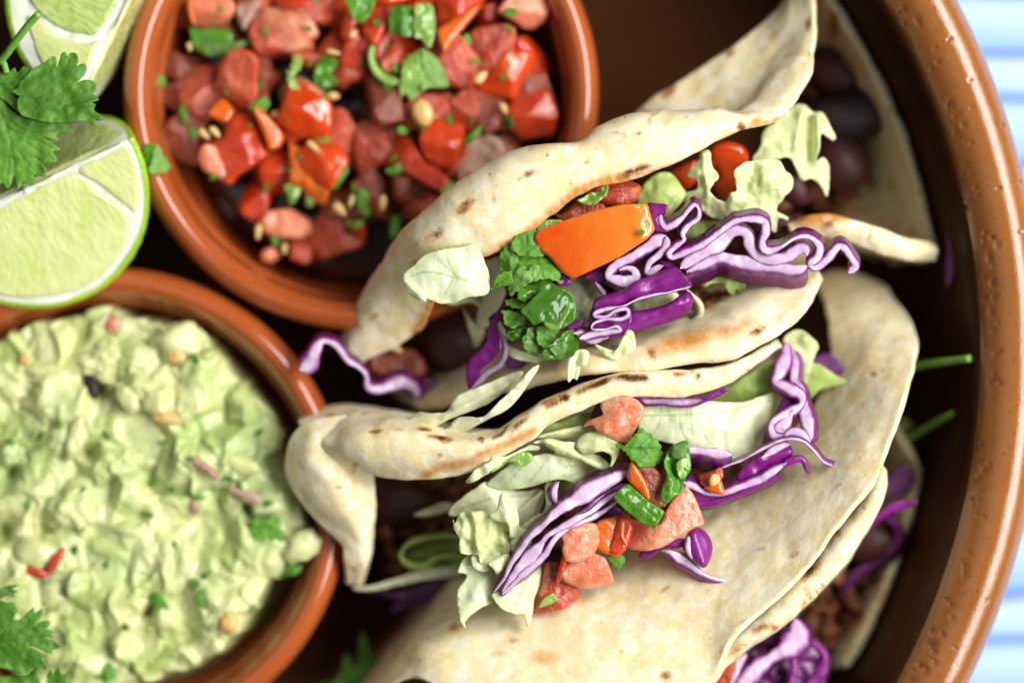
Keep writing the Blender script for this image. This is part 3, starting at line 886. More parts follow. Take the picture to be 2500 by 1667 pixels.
TC = tortilla('large folded flour tortilla lying open with a wide pale face at the bottom', [
    ('S', [
        [(775, 1090, 57), (832, 1128, 59), (904, 1150, 63), (981, 1162, 66), (1057, 1160, 68), (1134, 1150, 69), (1178, 1128, 70), (1229, 1106, 71), (1280, 1076, 72), (1310, 1058, 72.5), (1340, 1028, 72.5), (1420, 994, 73), (1484, 967, 73), (1530, 960, 73), (1650, 962, 72.5), (1690, 957, 72), (1782, 925, 70), (1890, 850, 66)],
        [(762, 1076, 59), (822, 1098, 65), (890, 1105, 69), (975, 1110, 71), (1060, 1115, 72), (1120, 1112, 73), (1170, 1098, 73.5), (1222, 1083, 74), (1276, 1050, 74), (1320, 1018, 74), (1358, 1000, 74), (1420, 972, 74), (1484, 947, 74), (1533, 939, 74), (1650, 936, 73.5), (1700, 932, 73), (1795, 905, 71), (1896, 842, 67)],
        [(755, 1064, 58), (820, 1070, 63), (863, 1060, 67), (919, 1055, 69), (970, 1052, 70), (1040, 1060, 71), (1100, 1076, 71.5), (1158, 1076, 72), (1212, 1066, 72.5), (1272, 1025, 73), (1310, 1000, 73), (1340, 983, 73), (1420, 949, 73), (1484, 927, 73), (1535, 919, 73), (1650, 912, 72.5), (1706, 911, 72), (1805, 885, 70), (1902, 834, 66)],
        [(730, 1040, 52), (800, 1020, 52), (870, 1012, 52), (925, 1012, 52), (975, 1014, 52), (1045, 1030, 54), (1105, 1050, 56), (1160, 1060, 58), (1215, 1056, 60), (1275, 1022, 62), (1312, 1000, 62), (1342, 985, 62), (1422, 952, 62), (1486, 932, 62), (1537, 925, 62), (1652, 918, 62), (1708, 916, 62), (1806, 890, 60), (1900, 840, 58)],
        [(770, 1020, 38), (830, 1008, 38), (890, 1010, 38), (950, 1020, 38), (1000, 1030, 36), (1060, 1040, 34), (1120, 1060, 32), (1175, 1075, 32), (1230, 1075, 32), (1290, 1045, 32), (1330, 1020, 32), (1360, 1010, 32), (1440, 980, 32), (1500, 960, 32), (1555, 952, 32), (1660, 945, 32), (1720, 940, 32), (1810, 910, 34), (1890, 860, 38)],
        [(880, 1180, 16), (930, 1180, 15), (980, 1180, 15), (1030, 1180, 14), (1080, 1180, 14), (1130, 1180, 14), (1180, 1180, 14), (1220, 1170, 14), (1270, 1150, 14), (1320, 1130, 14), (1360, 1110, 14), (1400, 1090, 14), (1460, 1060, 14), (1520, 1040, 14), (1580, 1020, 14), (1680, 1000, 14), (1740, 980, 14), (1810, 940, 16), (1860, 900, 20)],
    ], dict(nu=230, nv=70, t=1.9)),
    # left end, wrapped down over the rim of the guacamole dish
    ('F', [
        [(800, 960, 57), (730, 972, 58.5), (692, 990, 58), (669, 1030, 57), (668, 1090, 55.5), (700, 1150, 55), (745, 1203, 54.5), (790, 1245, 54), (796, 1285, 52), (803, 1335, 46)],
        [(805, 985, 57), (760, 992, 60), (727, 1015, 61.5), (712, 1055, 61), (722, 1100, 60), (752, 1160, 59), (785, 1205, 57), (812, 1250, 55), (815, 1290, 52), (812, 1335, 46)],
        [(815, 1015, 54), (795, 1028, 56), (775, 1048, 58.5), (768, 1080, 60), (785, 1118, 61), (805, 1165, 60), (825, 1210, 58), (838, 1250, 55), (834, 1290, 52), (820, 1338, 46)],
        [(835, 1050, 48), (842, 1066, 49), (848, 1082, 51), (851, 1098, 53), (855, 1130, 55), (855, 1165, 54), (852, 1205, 52), (848, 1245, 50), (840, 1290, 47), (824, 1340, 43)],
    ], dict(nu=110, nv=36, t=2.2, lumpy=.12)),
    # front wall: the wide pale face
    ('F', [
        [(1000, 1345, 13), (1020, 1340, 26), (1050, 1335, 40), (1150, 1320, 46), (1350, 1270, 44), (1500, 1200, 48), (1650, 1130, 50), (1800, 1020, 50), (1880, 930, 48), (1915, 830, 44), (1905, 730, 36), (1880, 640, 24)],
        [(945, 1425, 13), (968, 1422, 34), (1000, 1420, 50), (1060, 1418, 57), (1180, 1400, 59), (1400, 1350, 59), (1560, 1270, 60), (1720, 1190, 61), (1850, 1070, 62), (1950, 970, 62), (1995, 860, 56), (1975, 740, 42), (1925, 625, 25)],
        [(878, 1505, 15), (905, 1502, 40), (940, 1498, 57), (1000, 1490, 64), (1180, 1500, 68), (1440, 1470, 69), (1630, 1380, 69), (1780, 1260, 70), (1900, 1130, 70), (1990, 1010, 69), (2040, 880, 62), (2040, 750, 46), (1975, 635, 27)],
        [(805, 1600, 20), (840, 1590, 44), (885, 1572, 58), (955, 1552, 65), (1080, 1600, 71), (1300, 1640, 74), (1600, 1580, 74.5), (1685, 1462, 75), (1770, 1385, 75.5), (1850, 1305, 75.5), (1920, 1215, 75.5), (1990, 1125, 75), (2025, 1058, 73.5), (2060, 960, 70), (2095, 850, 62), (2098, 765, 48), (2030, 660, 30)],
    ], dict(nu=230, nv=110, t=1.7, lumpy=.26)),
], chars=[
    ('K7', 860, 1000, 20, 4, -4, 1.2), ('K7', 1070, 988, 14, 4, 0, 1.0), ('K7', 1320, 970, 18, 5, 10, .9), ('K7', 1470, 1055, 28, 6, 8, 1.3), ('K7', 1860, 1065, 9, 6, 0, 1.2),
    ('T6', 835, 1285, 16, 10, -20, .7), ('T6', 1135, 1355, 14, 9, 0, .45), ('T6', 700, 1340, 10, 7, 0, .5), ('T8', 300, 1525, 14, 12, 0, .8),
    ('T7', 870, 295, 14, 6, 20, 1.1), ('T7', 770, 292, 22, 4, -4, 1.2),
] + along('K4', [(630, 650), (760, 580), (900, 475)], 14, 4, 1.15, 9) + along('K4', [(1120, 335), (1200, 300), (1290, 272)], 12, 7, 1.5, 8) + along('K4', [(1420, 205), (1520, 160), (1620, 130), (1760, 98), (1900, 80), (2040, 84)], 13, 5, 1.6, 8),
  stains=along('K7', [(1350, 1400), (1500, 1330), (1700, 1300), (1900, 1200), (2150, 1080), (2330, 1000)], 26, 13, .75)
    + along('T7', [(560, 640 + 380), (700, 700 + 320), (900, 960)], 30, 18, .25) + [('T6', 1290, 1440, 36, 20, -5, .55), ('T6', 1070, 1420, 30, 10, -5, .3), ('T6', 850, 1290, 30, 12, -20, .6), ('T7', 1010, 860, 20, 40, 20, .6)])

TD = tortilla('tortilla tucked behind the big pale one along its right edge, its far wall in shade', [
    ('F', [
        [(2000, 1020, 50), (1990, 1110, 56), (1940, 1190, 60), (1860, 1290, 62), (1770, 1380, 62), (1680, 1455, 60), (1620, 1530, 58), (1580, 1600, 56)],
        [(2018, 1060, 60), (2005, 1125, 66), (1950, 1210, 68), (1880, 1300, 69), (1785, 1392, 68.5), (1690, 1470, 68), (1640, 1520, 67), (1600, 1590, 65)],
        [(2030, 1085, 62), (2028, 1120, 65), (2012, 1170, 67), (1965, 1240, 68), (1905, 1325, 68), (1800, 1420, 67.5), (1700, 1495, 67), (1645, 1548, 66), (1618, 1600, 64)],
        [(2000, 1120, 50), (1995, 1170, 50), (1965, 1230, 50), (1920, 1300, 50), (1860, 1360, 50), (1770, 1430, 50), (1690, 1490, 50), (1630, 1540, 50), (1600, 1600, 50)],
        [(1990, 1180, 18), (1975, 1230, 16), (1940, 1290, 15), (1900, 1340, 14), (1840, 1400, 14), (1760, 1460, 14), (1700, 1510, 14), (1660, 1560, 14), (1640, 1600, 14)],
    ], dict(nu=150, nv=50, t=1.8)),
    ('F', [
        [(1990, 980, 18), (2010, 1100, 18), (2000, 1200, 16), (1980, 1330, 16), (1930, 1450, 16), (1860, 1600, 16)],
        [(2005, 965, 24), (2035, 1010, 25), (2062, 1090, 25), (2075, 1190, 24), (2085, 1320, 24), (2060, 1450, 24), (1990, 1600, 24)],
        [(2015, 945, 28), (2055, 985, 31), (2090, 1035, 34), (2118, 1110, 35), (2132, 1180, 35), (2142, 1300, 35), (2122, 1450, 35), (2060, 1600, 34)],
    ], dict(nu=90, nv=40, t=2.2, lumpy=.4)),
], chars=[('T8', 1130, 890, 16, 36, 35, 1.15), ('T8', 1325, 605, 8, 12, 30, .7), ('T8', 1280, 700, 8, 8, 0, .7), ('T8', 985, 1130, 16, 9, -40, .7), ('T8', 830, 1260, 30, 9, -35, .7), ('T8', 700, 1360, 36, 10, -32, .75), ('T8', 1370, 1200, 40, 30, 0, .5), ('T8', 1520, 1060, 24, 30, 0, .4)])

TB = tortilla('shaded tortilla with beans standing against the upper right wall of the big bowl', [
    ('F', [
        [(1860, -40, 24), (1860, 120, 15), (1880, 260, 14), (1900, 360, 14), (1900, 450, 14), (1900, 540, 14)],
        [(1900, -40, 36), (1945, 100, 24), (1995, 220, 20), (2020, 330, 20), (2025, 440, 22), (2010, 545, 24)],
        [(1930, -40, 34), (2015, 80, 34), (2080, 190, 34), (2118, 310, 34), (2138, 440, 34), (2120, 560, 36)],
        [(1948, -40, 39), (2048, 75, 40), (2114, 185, 41), (2150, 310, 42), (2172, 450, 42), (2160, 578, 43)],
    ], dict(nu=110, nv=50, t=2.3, lumpy=.4)),
    ('F', [
        [(1800, 575, 18), (1880, 560, 18), (1960, 570, 18), (2040, 590, 18), (2110, 600, 20)],
        [(1802, 545, 40), (1880, 525, 40), (1965, 540, 40), (2050, 575, 40), (2130, 590, 40)],
        [(1810, 522, 56), (1880, 500, 58), (1965, 515, 58), (2060, 552, 55), (2148, 572, 50)],
        [(1830, 545, 54), (1885, 535, 56), (1965, 552, 56), (2060, 585, 53), (2145, 592, 48)],
    ], dict(nu=90, nv=36, t=2.2)),
], chars=[('T5', 1340, 1165, 24, 9, -25, 1.0), ('T5', 1360, 130, 14, 34, 0, .9), ('T5', 1650, 310, 14, 14, 0, .5), ('T5', 1540, 930, 12, 12, 0, .4)],
  stains=[('T5', 1280, 1130, 90, 24, -5, 1.0), ('T5', 1450, 1090, 60, 14, 10, .6), ('T5', 1400, 380, 40, 30, 0, .9)])

# ------------------------------------------------------------------ meat and beans
crumbs('ground_meat', 'F', [(880, 790), (960, 700), (1100, 600), (1250, 560), (1450, 480), (1700, 420), (1840, 420), (1840, 640), (1650, 790), (1400, 800), (1200, 850), (1000, 920), (900, 880)], 18, 38, 520, 'seasoned ground meat filling the tortilla under the orange tomato wedge')
crumbs('ground_meat', 'F', [(1240, 500), (1420, 420), (1440, 470), (1280, 540)], 58, 68, 70, 'brown crumbled meat under the toasted lip beside the pink tomato piece', (.8, 1.8))
crumbs('ground_meat', 'F', [(1590, 680), (1700, 660), (1740, 720), (1640, 760)], 48, 60, 60, 'reddish crumbled meat in the gap beside the pale lettuce ring', (.9, 2.0))
crumbs('ground_meat', 'F', [(850, 1120), (980, 1095), (1150, 1090), (1400, 1000), (1800, 900), (1860, 960), (1650, 1140), (1350, 1280), (1050, 1330), (860, 1300)], 18, 38, 520, 'seasoned ground meat deep inside the big open tortilla')
crumbs('ground_meat', 'F', [(1870, 60), (1960, 130), (2020, 260), (2010, 420), (1900, 500), (1840, 400), (1840, 200)], 15, 24, 160, 'dark meat lying in the shaded tortilla by the bowl wall')
crumbs('ground_meat', 'F', [(1960, 1130), (2030, 1150), (2030, 1330), (1960, 1450), (1820, 1580), (1700, 1580), (1860, 1400)], 18, 34, 260, 'meat half hidden in the shaded tortilla at the lower right')
for k, xy, z, r3, ang, mat, lab in [
    ('K7', (1560, 150), 36, (9.5, 7.5, 7), .6, 'bean', 'large dark red bean in the mouth of the tortilla left of the purple cabbage leaf'),
    ('T5', (1500, 600), 30, (14, 6.6, 6), -.25, 'bean_black', 'very large near-black bean lying in the shaded upper right tortilla'),
    ('T5', (1390, 850), 28, (8, 7, 6.5), .8, 'bean', 'reddish bean below the near-black one in the upper right tortilla'),
    ('T5', (1390, 380), 26, (9, 7, 6), .2, 'bean', 'brown-red bean highest in the shaded upper right tortilla'),
    ('K2', (1170, 650), 52, (8.5, 5, 5), 1.25, 'bean', 'small violet-brown bean peeking out right of the white lettuce'),
    ('K2', (1120, 1060), 50, (5, 4, 4), .4, 'bean', 'rusty bean between white lettuce and the right part of the curly cabbage'),
    ('T8', (1470, 740), 34, (9, 7.5, 7), .5, 'bean', 'bean under the purple loop in the tortilla at the lower right'),
    ('T6', (530, 660), 34, (10, 8, 7), .3, 'bean', 'bean deep in the big open tortilla near its rolled left end'),
]:
    blob('bean', k, xy, z, r3, ang, mat, lab, 'bean', 'beans in the tacos', bend=.16)

# ------------------------------------------------------------------ upper taco: lettuce
patch('lettuce_leaf', 'K3', [(130, 380), (220, 310), (300, 230), (480, 170), (640, 150), (740, 130), (800, 200), (870, 400), (860, 560), (700, 590), (560, 640), (430, 640), (330, 600), (320, 630), (240, 610), (150, 540), (125, 450)], 77, 'lett_white', t=.6, rag=1.2, facets=(), gx=.4, gy=-.6, cup=-1.6, amp=.5, scale=60,
      ridges=[(130, 440, 320, 640, 10, 1.2)], veins=[[(860, 520), (600, 430), (330, 370), (160, 420)], [(600, 430), (420, 260)], [(680, 460), (560, 380), (500, 250)], [(560, 420), (480, 560)]], label='broad pale lettuce piece curling over the left tortilla lip, with fine veins', cat='lettuce', group='lettuce in the tacos')
patch('lettuce_leaf', 'K3', [(730, 210), (820, 270), (950, 240), (1000, 330), (980, 450), (1010, 560), (940, 700), (870, 760), (860, 850), (770, 850), (760, 750), (800, 640), (800, 540), (760, 380)], 63, 'lett_cut', t=.8, rag=1, gx=3, gy=-5, amp=.6, scale=50, ridges=[(760, 300, 830, 600, 8, 1.5)], label='upright yellowish lettuce strip left of the chopped cilantro', cat='lettuce', group='lettuce in the tacos')
patch('lettuce_leaf', 'K3', [(640, 690), (720, 770), (780, 850), (830, 880), (800, 980), (740, 1030), (710, 930), (680, 830)], 52, 'lett_cut', t=.7, rag=1.2, gy=-4, amp=.5, label='thin blurred lettuce scrap left of the dark purple cabbage leaf', cat='lettuce', group='lettuce in the tacos')
patch('lettuce_leaf', 'K3', [(940, 780), (1020, 900), (1040, 1000), (1200, 1080), (1340, 1120), (1480, 1130), (1500, 1200), (1420, 1210), (1300, 1170), (1120, 1130), (1030, 1080), (960, 940)], 64, 'lett_yellow', t=.8, rag=.8, gx=1, gy=1.5, amp=.4, veins=[[(1000, 950), (1150, 1090), (1450, 1170)]], label='pale lettuce edge showing under the lower end of the chopped cilantro', cat='lettuce', group='lettuce in the tacos')
patch('lettuce_leaf', 'K3', [(1600, 1100), (1640, 1050), (1735, 1060), (1725, 1180), (1690, 1200), (1665, 1190), (1640, 1310), (1600, 1290), (1560, 1330), (1545, 1200), (1560, 1130)], 76, 'lett_yellow', t=.7, rag=1.2, gy=2, amp=.6, scale=22, ridges=[(1650, 1080, 1590, 1300, 5, -1.2)], label='small frilled lettuce tip poking over the middle tortilla lip', cat='lettuce', group='lettuce in the tacos')
patch('lettuce_leaf', 'K1', [(840, 1060), (1000, 1010), (1190, 1050), (1260, 1180), (1180, 1290), (1130, 1420), (1000, 1500), (940, 1500), (900, 1200)], 65, 'lett_white', t=.7, gx=1, gy=2, amp=.8, scale=40, veins=[[(1180, 1120), (1100, 1300), (980, 1460)]], label='white lettuce between the green onion piece and the folded purple leaf', cat='lettuce', group='lettuce in the tacos')
patch('lettuce_leaf', 'K1', [(1180, 1330), (1540, 1180), (1820, 1170), (1820, 1240), (1560, 1330), (1560, 1200), (1300, 1420)], 63, 'lett_white', t=.7, amp=.8, label='pale lettuce glimpsed between the two purple leaf folds', cat='lettuce', group='lettuce in the tacos')
patch('lettuce_leaf', 'K2', [(10, 860), (60, 730), (170, 640), (280, 640), (360, 740), (390, 800), (300, 930), (200, 1010), (80, 990)], 66, 'lett_green', t=.7, gx=1, gy=2, cup=-3, amp=.8, scale=40, label='bright green lettuce behind the right end of the orange tomato wedge', cat='lettuce', group='lettuce in the tacos')
patch('lettuce_leaf', 'K2', [(380, 1000), (520, 1000), (640, 1010), (640, 1080), (520, 1130), (400, 1130), (330, 1080)], 60, 'lett_green', t=.7, amp=.8, label='greenish lettuce showing through the first loop of the curly cabbage', cat='lettuce', group='lettuce in the tacos')
patch('lettuce_leaf', 'K2', [(500, 480), (570, 460), (590, 580), (640, 660), (590, 740), (580, 790), (690, 860), (740, 780), (780, 770), (760, 640), (800, 580), (900, 540), (1080, 530), (1150, 610), (1215, 680), (1200, 760), (1130, 840), (1080, 920), (1170, 970), (1170, 1000), (1100, 980), (1080, 1090), (1020, 1060), (900, 990), (700, 1000), (560, 960), (450, 850), (370, 860), (380, 790), (470, 760), (480, 700), (400, 650), (430, 590), (490, 540)], 69, 'lett_yellow', t=.8, rag=1.5, gx=-.6, gy=.8, amp=.9, scale=45, ridges=[(520, 500, 560, 800, 8, 1.0), (900, 600, 800, 900, 14, -1.0)], bumps=[(1000, 700, 30, 1.5)], veins=[[(760, 980), (900, 800), (1000, 600)], [(900, 800), (1100, 760)]], label='crumpled white lettuce cut like a cross above the curly purple cabbage', cat='lettuce', group='lettuce in the tacos')
patch('lettuce_leaf', 'K2', [(1090, 220), (1200, 120), (1300, 110), (1370, 170), (1440, 170), (1500, 280), (1540, 360), (1520, 390), (1430, 330), (1420, 450), (1390, 540), (1440, 510), (1480, 560), (1490, 690), (1470, 820), (1430, 740), (1360, 680), (1280, 690), (1230, 600), (1180, 520), (1060, 530), (900, 540), (960, 430), (980, 320)], 61, 'lett_yellow', t=.9, rag=1.5, gx=-1.2, gy=-.5, amp=.8, scale=40, ridges=[(1330, 240, 1330, 520, 16, -3.0), (1280, 200, 1230, 440, 9, 1.5), (1395, 200, 1410, 420, 8, 1.2)], label='ruffled green lettuce strip hanging into the shaded upper right tortilla', cat='lettuce', group='lettuce in the tacos')
patch('lettuce_leaf', 'K2', [(420, 1430), (560, 1390), (700, 1430), (830, 1420), (840, 1570), (740, 1570), (680, 1490), (600, 1480), (540, 1510), (480, 1460)], 64, 'lett_green', t=.7, rag=2.0, gy=-2, amp=.7, scale=24, label='frilled green lettuce just below the long curly cabbage', cat='lettuce', group='lettuce in the tacos')
ribbon('lettuce_ring', 'K1', [(2060, 1110), (2130, 1180), (2200, 1270), (2200, 1370), (2120, 1460), (1980, 1530), (1800, 1560), (1600, 1570)], [14, 22, 24, 28, 30, 30, 28, 20], [68, 67, 66, 65, 65, 65, 65, 64], 'lett_cut', depth=3.5, lean=(-.3, .2), label='pale lettuce strip bent into an open ring right of the purple folds', cat='lettuce', group='lettuce in the tacos')
patch('lettuce_leaf', 'T7', [(330, 130), (440, 165), (475, 90), (500, 55), (540, 70), (550, 150), (530, 190), (610, 195), (540, 215), (440, 215), (380, 190)], 74, 'lett_yellow', t=.7, rag=1, gy=1, amp=.7, scale=22, ridges=[(445, 175, 505, 62, 4, 1.4)], label='curled lettuce tip in front of the folded purple cabbage', cat='lettuce', group='lettuce in the tacos')
patch('lettuce_strip', 'K7', [(1090, 980), (1150, 900), (1200, 840), (1270, 805), (1360, 815), (1460, 815), (1540, 790), (1640, 650), (1900, 540), (2200, 420), (2260, 440), (2100, 590), (1940, 720), (1780, 790), (1550, 880), (1390, 960), (1250, 985)], 69, 'lett_cut', t=.6, rag=.6, gx=.3, gy=-4, amp=.35, scale=40, ridges=[(1180, 880, 1440, 818, 6, 1.0), (1500, 850, 2100, 560, 6, 1.0)], label='upper of two long pale lettuce strips lying across the left tortilla ends', cat='lettuce', group='lettuce in the tacos')
patch('lettuce_strip', 'K7', [(1400, 1030), (1560, 950), (1570, 920), (1640, 862), (1740, 850), (1830, 860), (1900, 840), (2000, 740), (2200, 540), (2352, 380), (2420, 370), (2300, 560), (2180, 720), (2080, 800), (1900, 890), (1700, 1000), (1560, 1060)], 72, 'lett_cut', t=.6, rag=.6, gx=.3, gy=-4, amp=.35, scale=40, ridges=[(1580, 930, 1830, 865, 6, .9), (1850, 880, 2300, 480, 6, 1.0)], label='lower of two long pale lettuce strips lying across the left tortilla ends', cat='lettuce', group='lettuce in the tacos')

patch('lettuce_leaf', 'K3', [(500, 480), (640, 520), (780, 500), (830, 560), (800, 680), (700, 640), (560, 660), (470, 620)], 60, 'lett_white', t=.6, rag=1, amp=.7, label='white lettuce filling the gap under the broad piece on the left lip', cat='lettuce', group='lettuce in the tacos')
patch('lettuce_leaf', 'K1', [(280, 620), (420, 560), (560, 540), (560, 640), (420, 740), (300, 740)], 66, 'lett_yellow', t=.6, rag=1, amp=.6, label='pale lettuce in the hollow under the tortilla lip left of the cilantro', cat='lettuce', group='lettuce in the tacos')
patch('lettuce_leaf', 'K1', [(1560, 1230), (1800, 1160), (1960, 1150), (1980, 1240), (1800, 1300), (1600, 1330)], 68, 'lett_yellow', t=.6, rag=1, amp=.6, label='lettuce sliver between the two smooth purple leaf folds', cat='lettuce', group='lettuce in the tacos')

# upper taco: tomato
chunk('tomato_wedge', 'K1', [(600, 640), (640, 560), (870, 470), (1150, 375), (1450, 308), (1690, 303), (1722, 420), (1762, 555), (1690, 640), (1420, 815), (1150, 945), (970, 1028), (870, 960), (760, 820), (650, 740)], 75.5, 'wedge', 'long glossy orange tomato wedge lying on the upper taco', t=4, gx=-.6, gy=-.9, rnd=.35, soft=False, amp=.1, ridges=[(1560, 300, 1640, 700, 18, .35)])
chunk('tomato_piece', 'K1', [(1040, 90), (1200, 20), (1400, 50), (1610, 120), (1615, 200), (1570, 290), (1450, 340), (1300, 315), (1200, 260), (1060, 200)], 71, 'flesh_pink', 'rounded pink tomato piece under the toasted tortilla lip', gx=.5, gy=1.5, rnd=2.2)
chunk('tomato_piece', 'K1', [(780, 390), (870, 400), (1000, 290), (1230, 290), (1290, 340), (1250, 420), (900, 480), (820, 440)], 71, 'flesh_pink', 'wet pink tomato scrap directly behind the orange wedge', gy=2, amp=.6)
chunk('tomato_piece', 'K2', [(590, 440), (700, 390), (830, 430), (880, 540), (800, 640), (770, 760), (690, 850), (600, 740), (640, 660), (570, 570)], 60, 'skin', 'deep red tomato seen through the gap in the white lettuce', gx=0, gy=-3, rnd=2)
chunk('tomato_piece', 'K2', [(280, 640), (400, 560), (480, 540), (440, 620), (470, 700), (400, 760), (350, 740)], 58, 'skin', 'dark red tomato corner left of the white cross-cut lettuce', gx=2, gy=-3)
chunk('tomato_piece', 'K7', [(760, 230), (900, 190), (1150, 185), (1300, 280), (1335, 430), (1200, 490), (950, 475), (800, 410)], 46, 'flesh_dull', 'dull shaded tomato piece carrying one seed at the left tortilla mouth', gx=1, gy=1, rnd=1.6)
# upper taco: purple cabbage
patch('cabbage_leaf', 'K1', [(1690, 300), (1790, 302), (1880, 315), (1870, 400), (1800, 420), (1800, 500), (1900, 560), (1820, 575), (1760, 555), (1720, 420)], 73.5, 'cab_skin', t=1.2, gx=2.5, gy=1, amp=.4, label='dark purple cabbage face at the right end of the orange wedge', cat='cabbage', group='purple cabbage in the tacos')
cw = empty('cabbage_shred', W(np.array([1850., 560.]), 68), 'long curly shred of purple cabbage with white core reaching right over the tortilla edge', 'cabbage', 'purple cabbage in the tacos')
ribbon('fold', 'K2', [(200, 950), (205, 1010), (250, 1050), (330, 1000), (400, 930), (450, 880), (490, 905), (485, 980), (410, 1040), (365, 1100), (375, 1150), (310, 1205), (262, 1255), (295, 1285), (400, 1240), (520, 1185), (640, 1100), (760, 1010), (870, 985), (985, 1005), (1000, 1080), (975, 1165), (1010, 1230), (1120, 1205), (1230, 1135), (1330, 1125), (1410, 1195), (1400, 1275), (1345, 1330), (1390, 1360), (1480, 1290), (1555, 1200), (1610, 1215), (1660, 1290), (1690, 1350), (1640, 1400)], 33, [74] * 14 + [74.5] * 10 + [74, 73.5, 73, 73, 73, 72.5, 72.5, 72, 72, 71.5, 71, 71], 'cab', depth=4, lean=(0, .35), parent=cw, n=380)
ribbon('fold', 'K2', [(350, 1365), (430, 1300), (560, 1210), (700, 1095), (800, 1075), (865, 1115), (885, 1190), (940, 1260), (1050, 1295), (1160, 1280), (1240, 1225), (1300, 1220), (1320, 1270)], [22, 48, 62, 64, 52, 42, 44, 44, 42, 48, 54, 44, 20], 73.2, 'cab_wide', depth=4, lean=(0, .2), parent=cw)
ribbon('fold', 'K2', [(395, 1395), (520, 1330), (640, 1275), (760, 1300), (900, 1322), (1000, 1340), (1150, 1370), (1260, 1372), (1325, 1345)], [16, 44, 56, 62, 52, 40, 36, 34, 16], 72.6, 'cab_wide', depth=6, lean=(0, -.55), parent=cw)
ribbon('fold', 'K2', [(830, 1060), (880, 1130), (920, 1190), (975, 1215)], [10, 18, 20, 10], 72.8, 'cab_dark', depth=3, parent=cw)
cw = empty('cabbage_shred', W(np.array([1560., 640.]), 68), 'looped pale cabbage shred squeezed under the lower right of the orange wedge', 'cabbage', 'purple cabbage in the tacos')
ribbon('fold', 'K1', [(1870, 610), (1790, 650), (1680, 730), (1540, 810), (1410, 880), (1330, 950), (1315, 1005), (1400, 1035), (1500, 1050), (1570, 1010), (1560, 945), (1490, 920), (1420, 945)], [36, 52, 60, 58, 50, 36, 30, 44, 50, 48, 40, 32, 20], 72.8, 'cab_wide', depth=4, lean=(0, -.3), parent=cw)
ribbon('fold', 'K1', [(1870, 620), (1860, 720), (1790, 800), (1710, 870), (1690, 945), (1720, 960), (1790, 915), (1840, 890)], [34, 36, 34, 34, 34, 36, 34, 20], 73.2, 'cab_wide', depth=4, parent=cw)
patch('cabbage_leaf', 'K1', [(1080, 1000), (1280, 900), (1400, 870), (1330, 940), (1290, 1020), (1420, 1080), (1550, 1090), (1420, 1110), (1250, 1060)], 69, 'cab_skin', t=1, gx=0, gy=-1, amp=.4, label='dark purple leaf back under the lower edge of the orange wedge', cat='cabbage', group='purple cabbage in the tacos')
patch('cabbage_leaf', 'K1', [(1790, 850), (1900, 860), (2000, 900), (2060, 970), (1940, 930), (1850, 920)], 70, 'cab_skin', t=1, amp=.3, label='small violet leaf patch between two curly cabbage shreds', cat='cabbage', group='purple cabbage in the tacos')
cw = empty('cabbage_shred', W(np.array([1560., 730.]), 68), 'glossy purple cabbage leaf with tightly pleated lilac cut edge at the taco centre', 'cabbage', 'purple cabbage in the tacos')
patch('leaf_face', 'K1', [(1160, 1290), (1200, 1210), (1330, 1160), (1450, 1130), (1560, 1050), (1720, 990), (1930, 915), (2020, 960), (2110, 1060), (2090, 1100), (1900, 1150), (1700, 1185), (1560, 1225), (1450, 1285), (1300, 1310), (1190, 1350), (1150, 1400)], 74.5, 'cab_skin', t=1.4, gx=.2, gy=-2, amp=.5, scale=50, rnd=.5, ridges=[(1180, 1280, 2050, 1010, 16, 1.2)], parent=cw)
ribbon('fold', 'K1', [(2105, 1090), (1900, 1150), (1700, 1190), (1560, 1230), (1450, 1290), (1300, 1315), (1195, 1345), (1190, 1380), (1290, 1385), (1400, 1325), (1490, 1315), (1505, 1370), (1430, 1410), (1300, 1412), (1180, 1450), (1165, 1500), (1280, 1500), (1390, 1475), (1430, 1520), (1330, 1530), (1180, 1545), (1040, 1590)], [10, 16, 18, 18, 18, 20, 22, 24, 26, 26, 26, 26, 26, 26, 26, 26, 26, 24, 26, 34, 40, 30], [75] * 8 + [75.2] * 14, 'cab', depth=3.5, parent=cw, n=240)
patch('leaf_face', 'K1', [(1130, 1400), (1170, 1290), (1290, 1350), (1500, 1290), (1540, 1400), (1470, 1560), (1200, 1568), (1130, 1500)], 73.4, 'cab_skin', t=1, amp=.3, parent=cw)
patch('cabbage_leaf', 'K1', [(1440, 1450), (1530, 1340), (1700, 1310), (1900, 1250), (2060, 1140), (2130, 1210), (2090, 1330), (1950, 1420), (1700, 1500), (1530, 1550), (1440, 1560)], 72.5, 'cab_skin', t=1.4, gx=-.3, gy=-3, amp=.5, scale=40, rnd=.6, ridges=[(1450, 1500, 2080, 1230, 14, 1.5)], label='smooth dark purple leaf fold right below the pleated one', cat='cabbage', group='purple cabbage in the tacos')
ribbon('cabbage_shred', 'K1', [(980, 1545), (1060, 1560), (1180, 1590), (1330, 1560)], [20, 50, 60, 30], 73, 'cab_wide', depth=3, lean=(0, .3), label='lilac cut end of cabbage resting right of the cilantro heap', cat='cabbage', group='purple cabbage in the tacos')
cw = empty('cabbage_shred', W(np.array([1190., 850.]), 55), 'broad dark purple cabbage leaf with pale edge hanging at the left taco mouth', 'cabbage', 'purple cabbage in the tacos')
patch('leaf_face', 'K3', [(1030, 540), (1000, 660), (990, 760), (935, 840), (975, 940), (970, 1050), (910, 1130), (800, 1220), (780, 1290), (690, 1390), (680, 1170), (830, 1000), (870, 830), (940, 720)], 66, 'cab_skin', t=1.0, gx=3, gy=-2.5, amp=.5, scale=60, parent=cw)
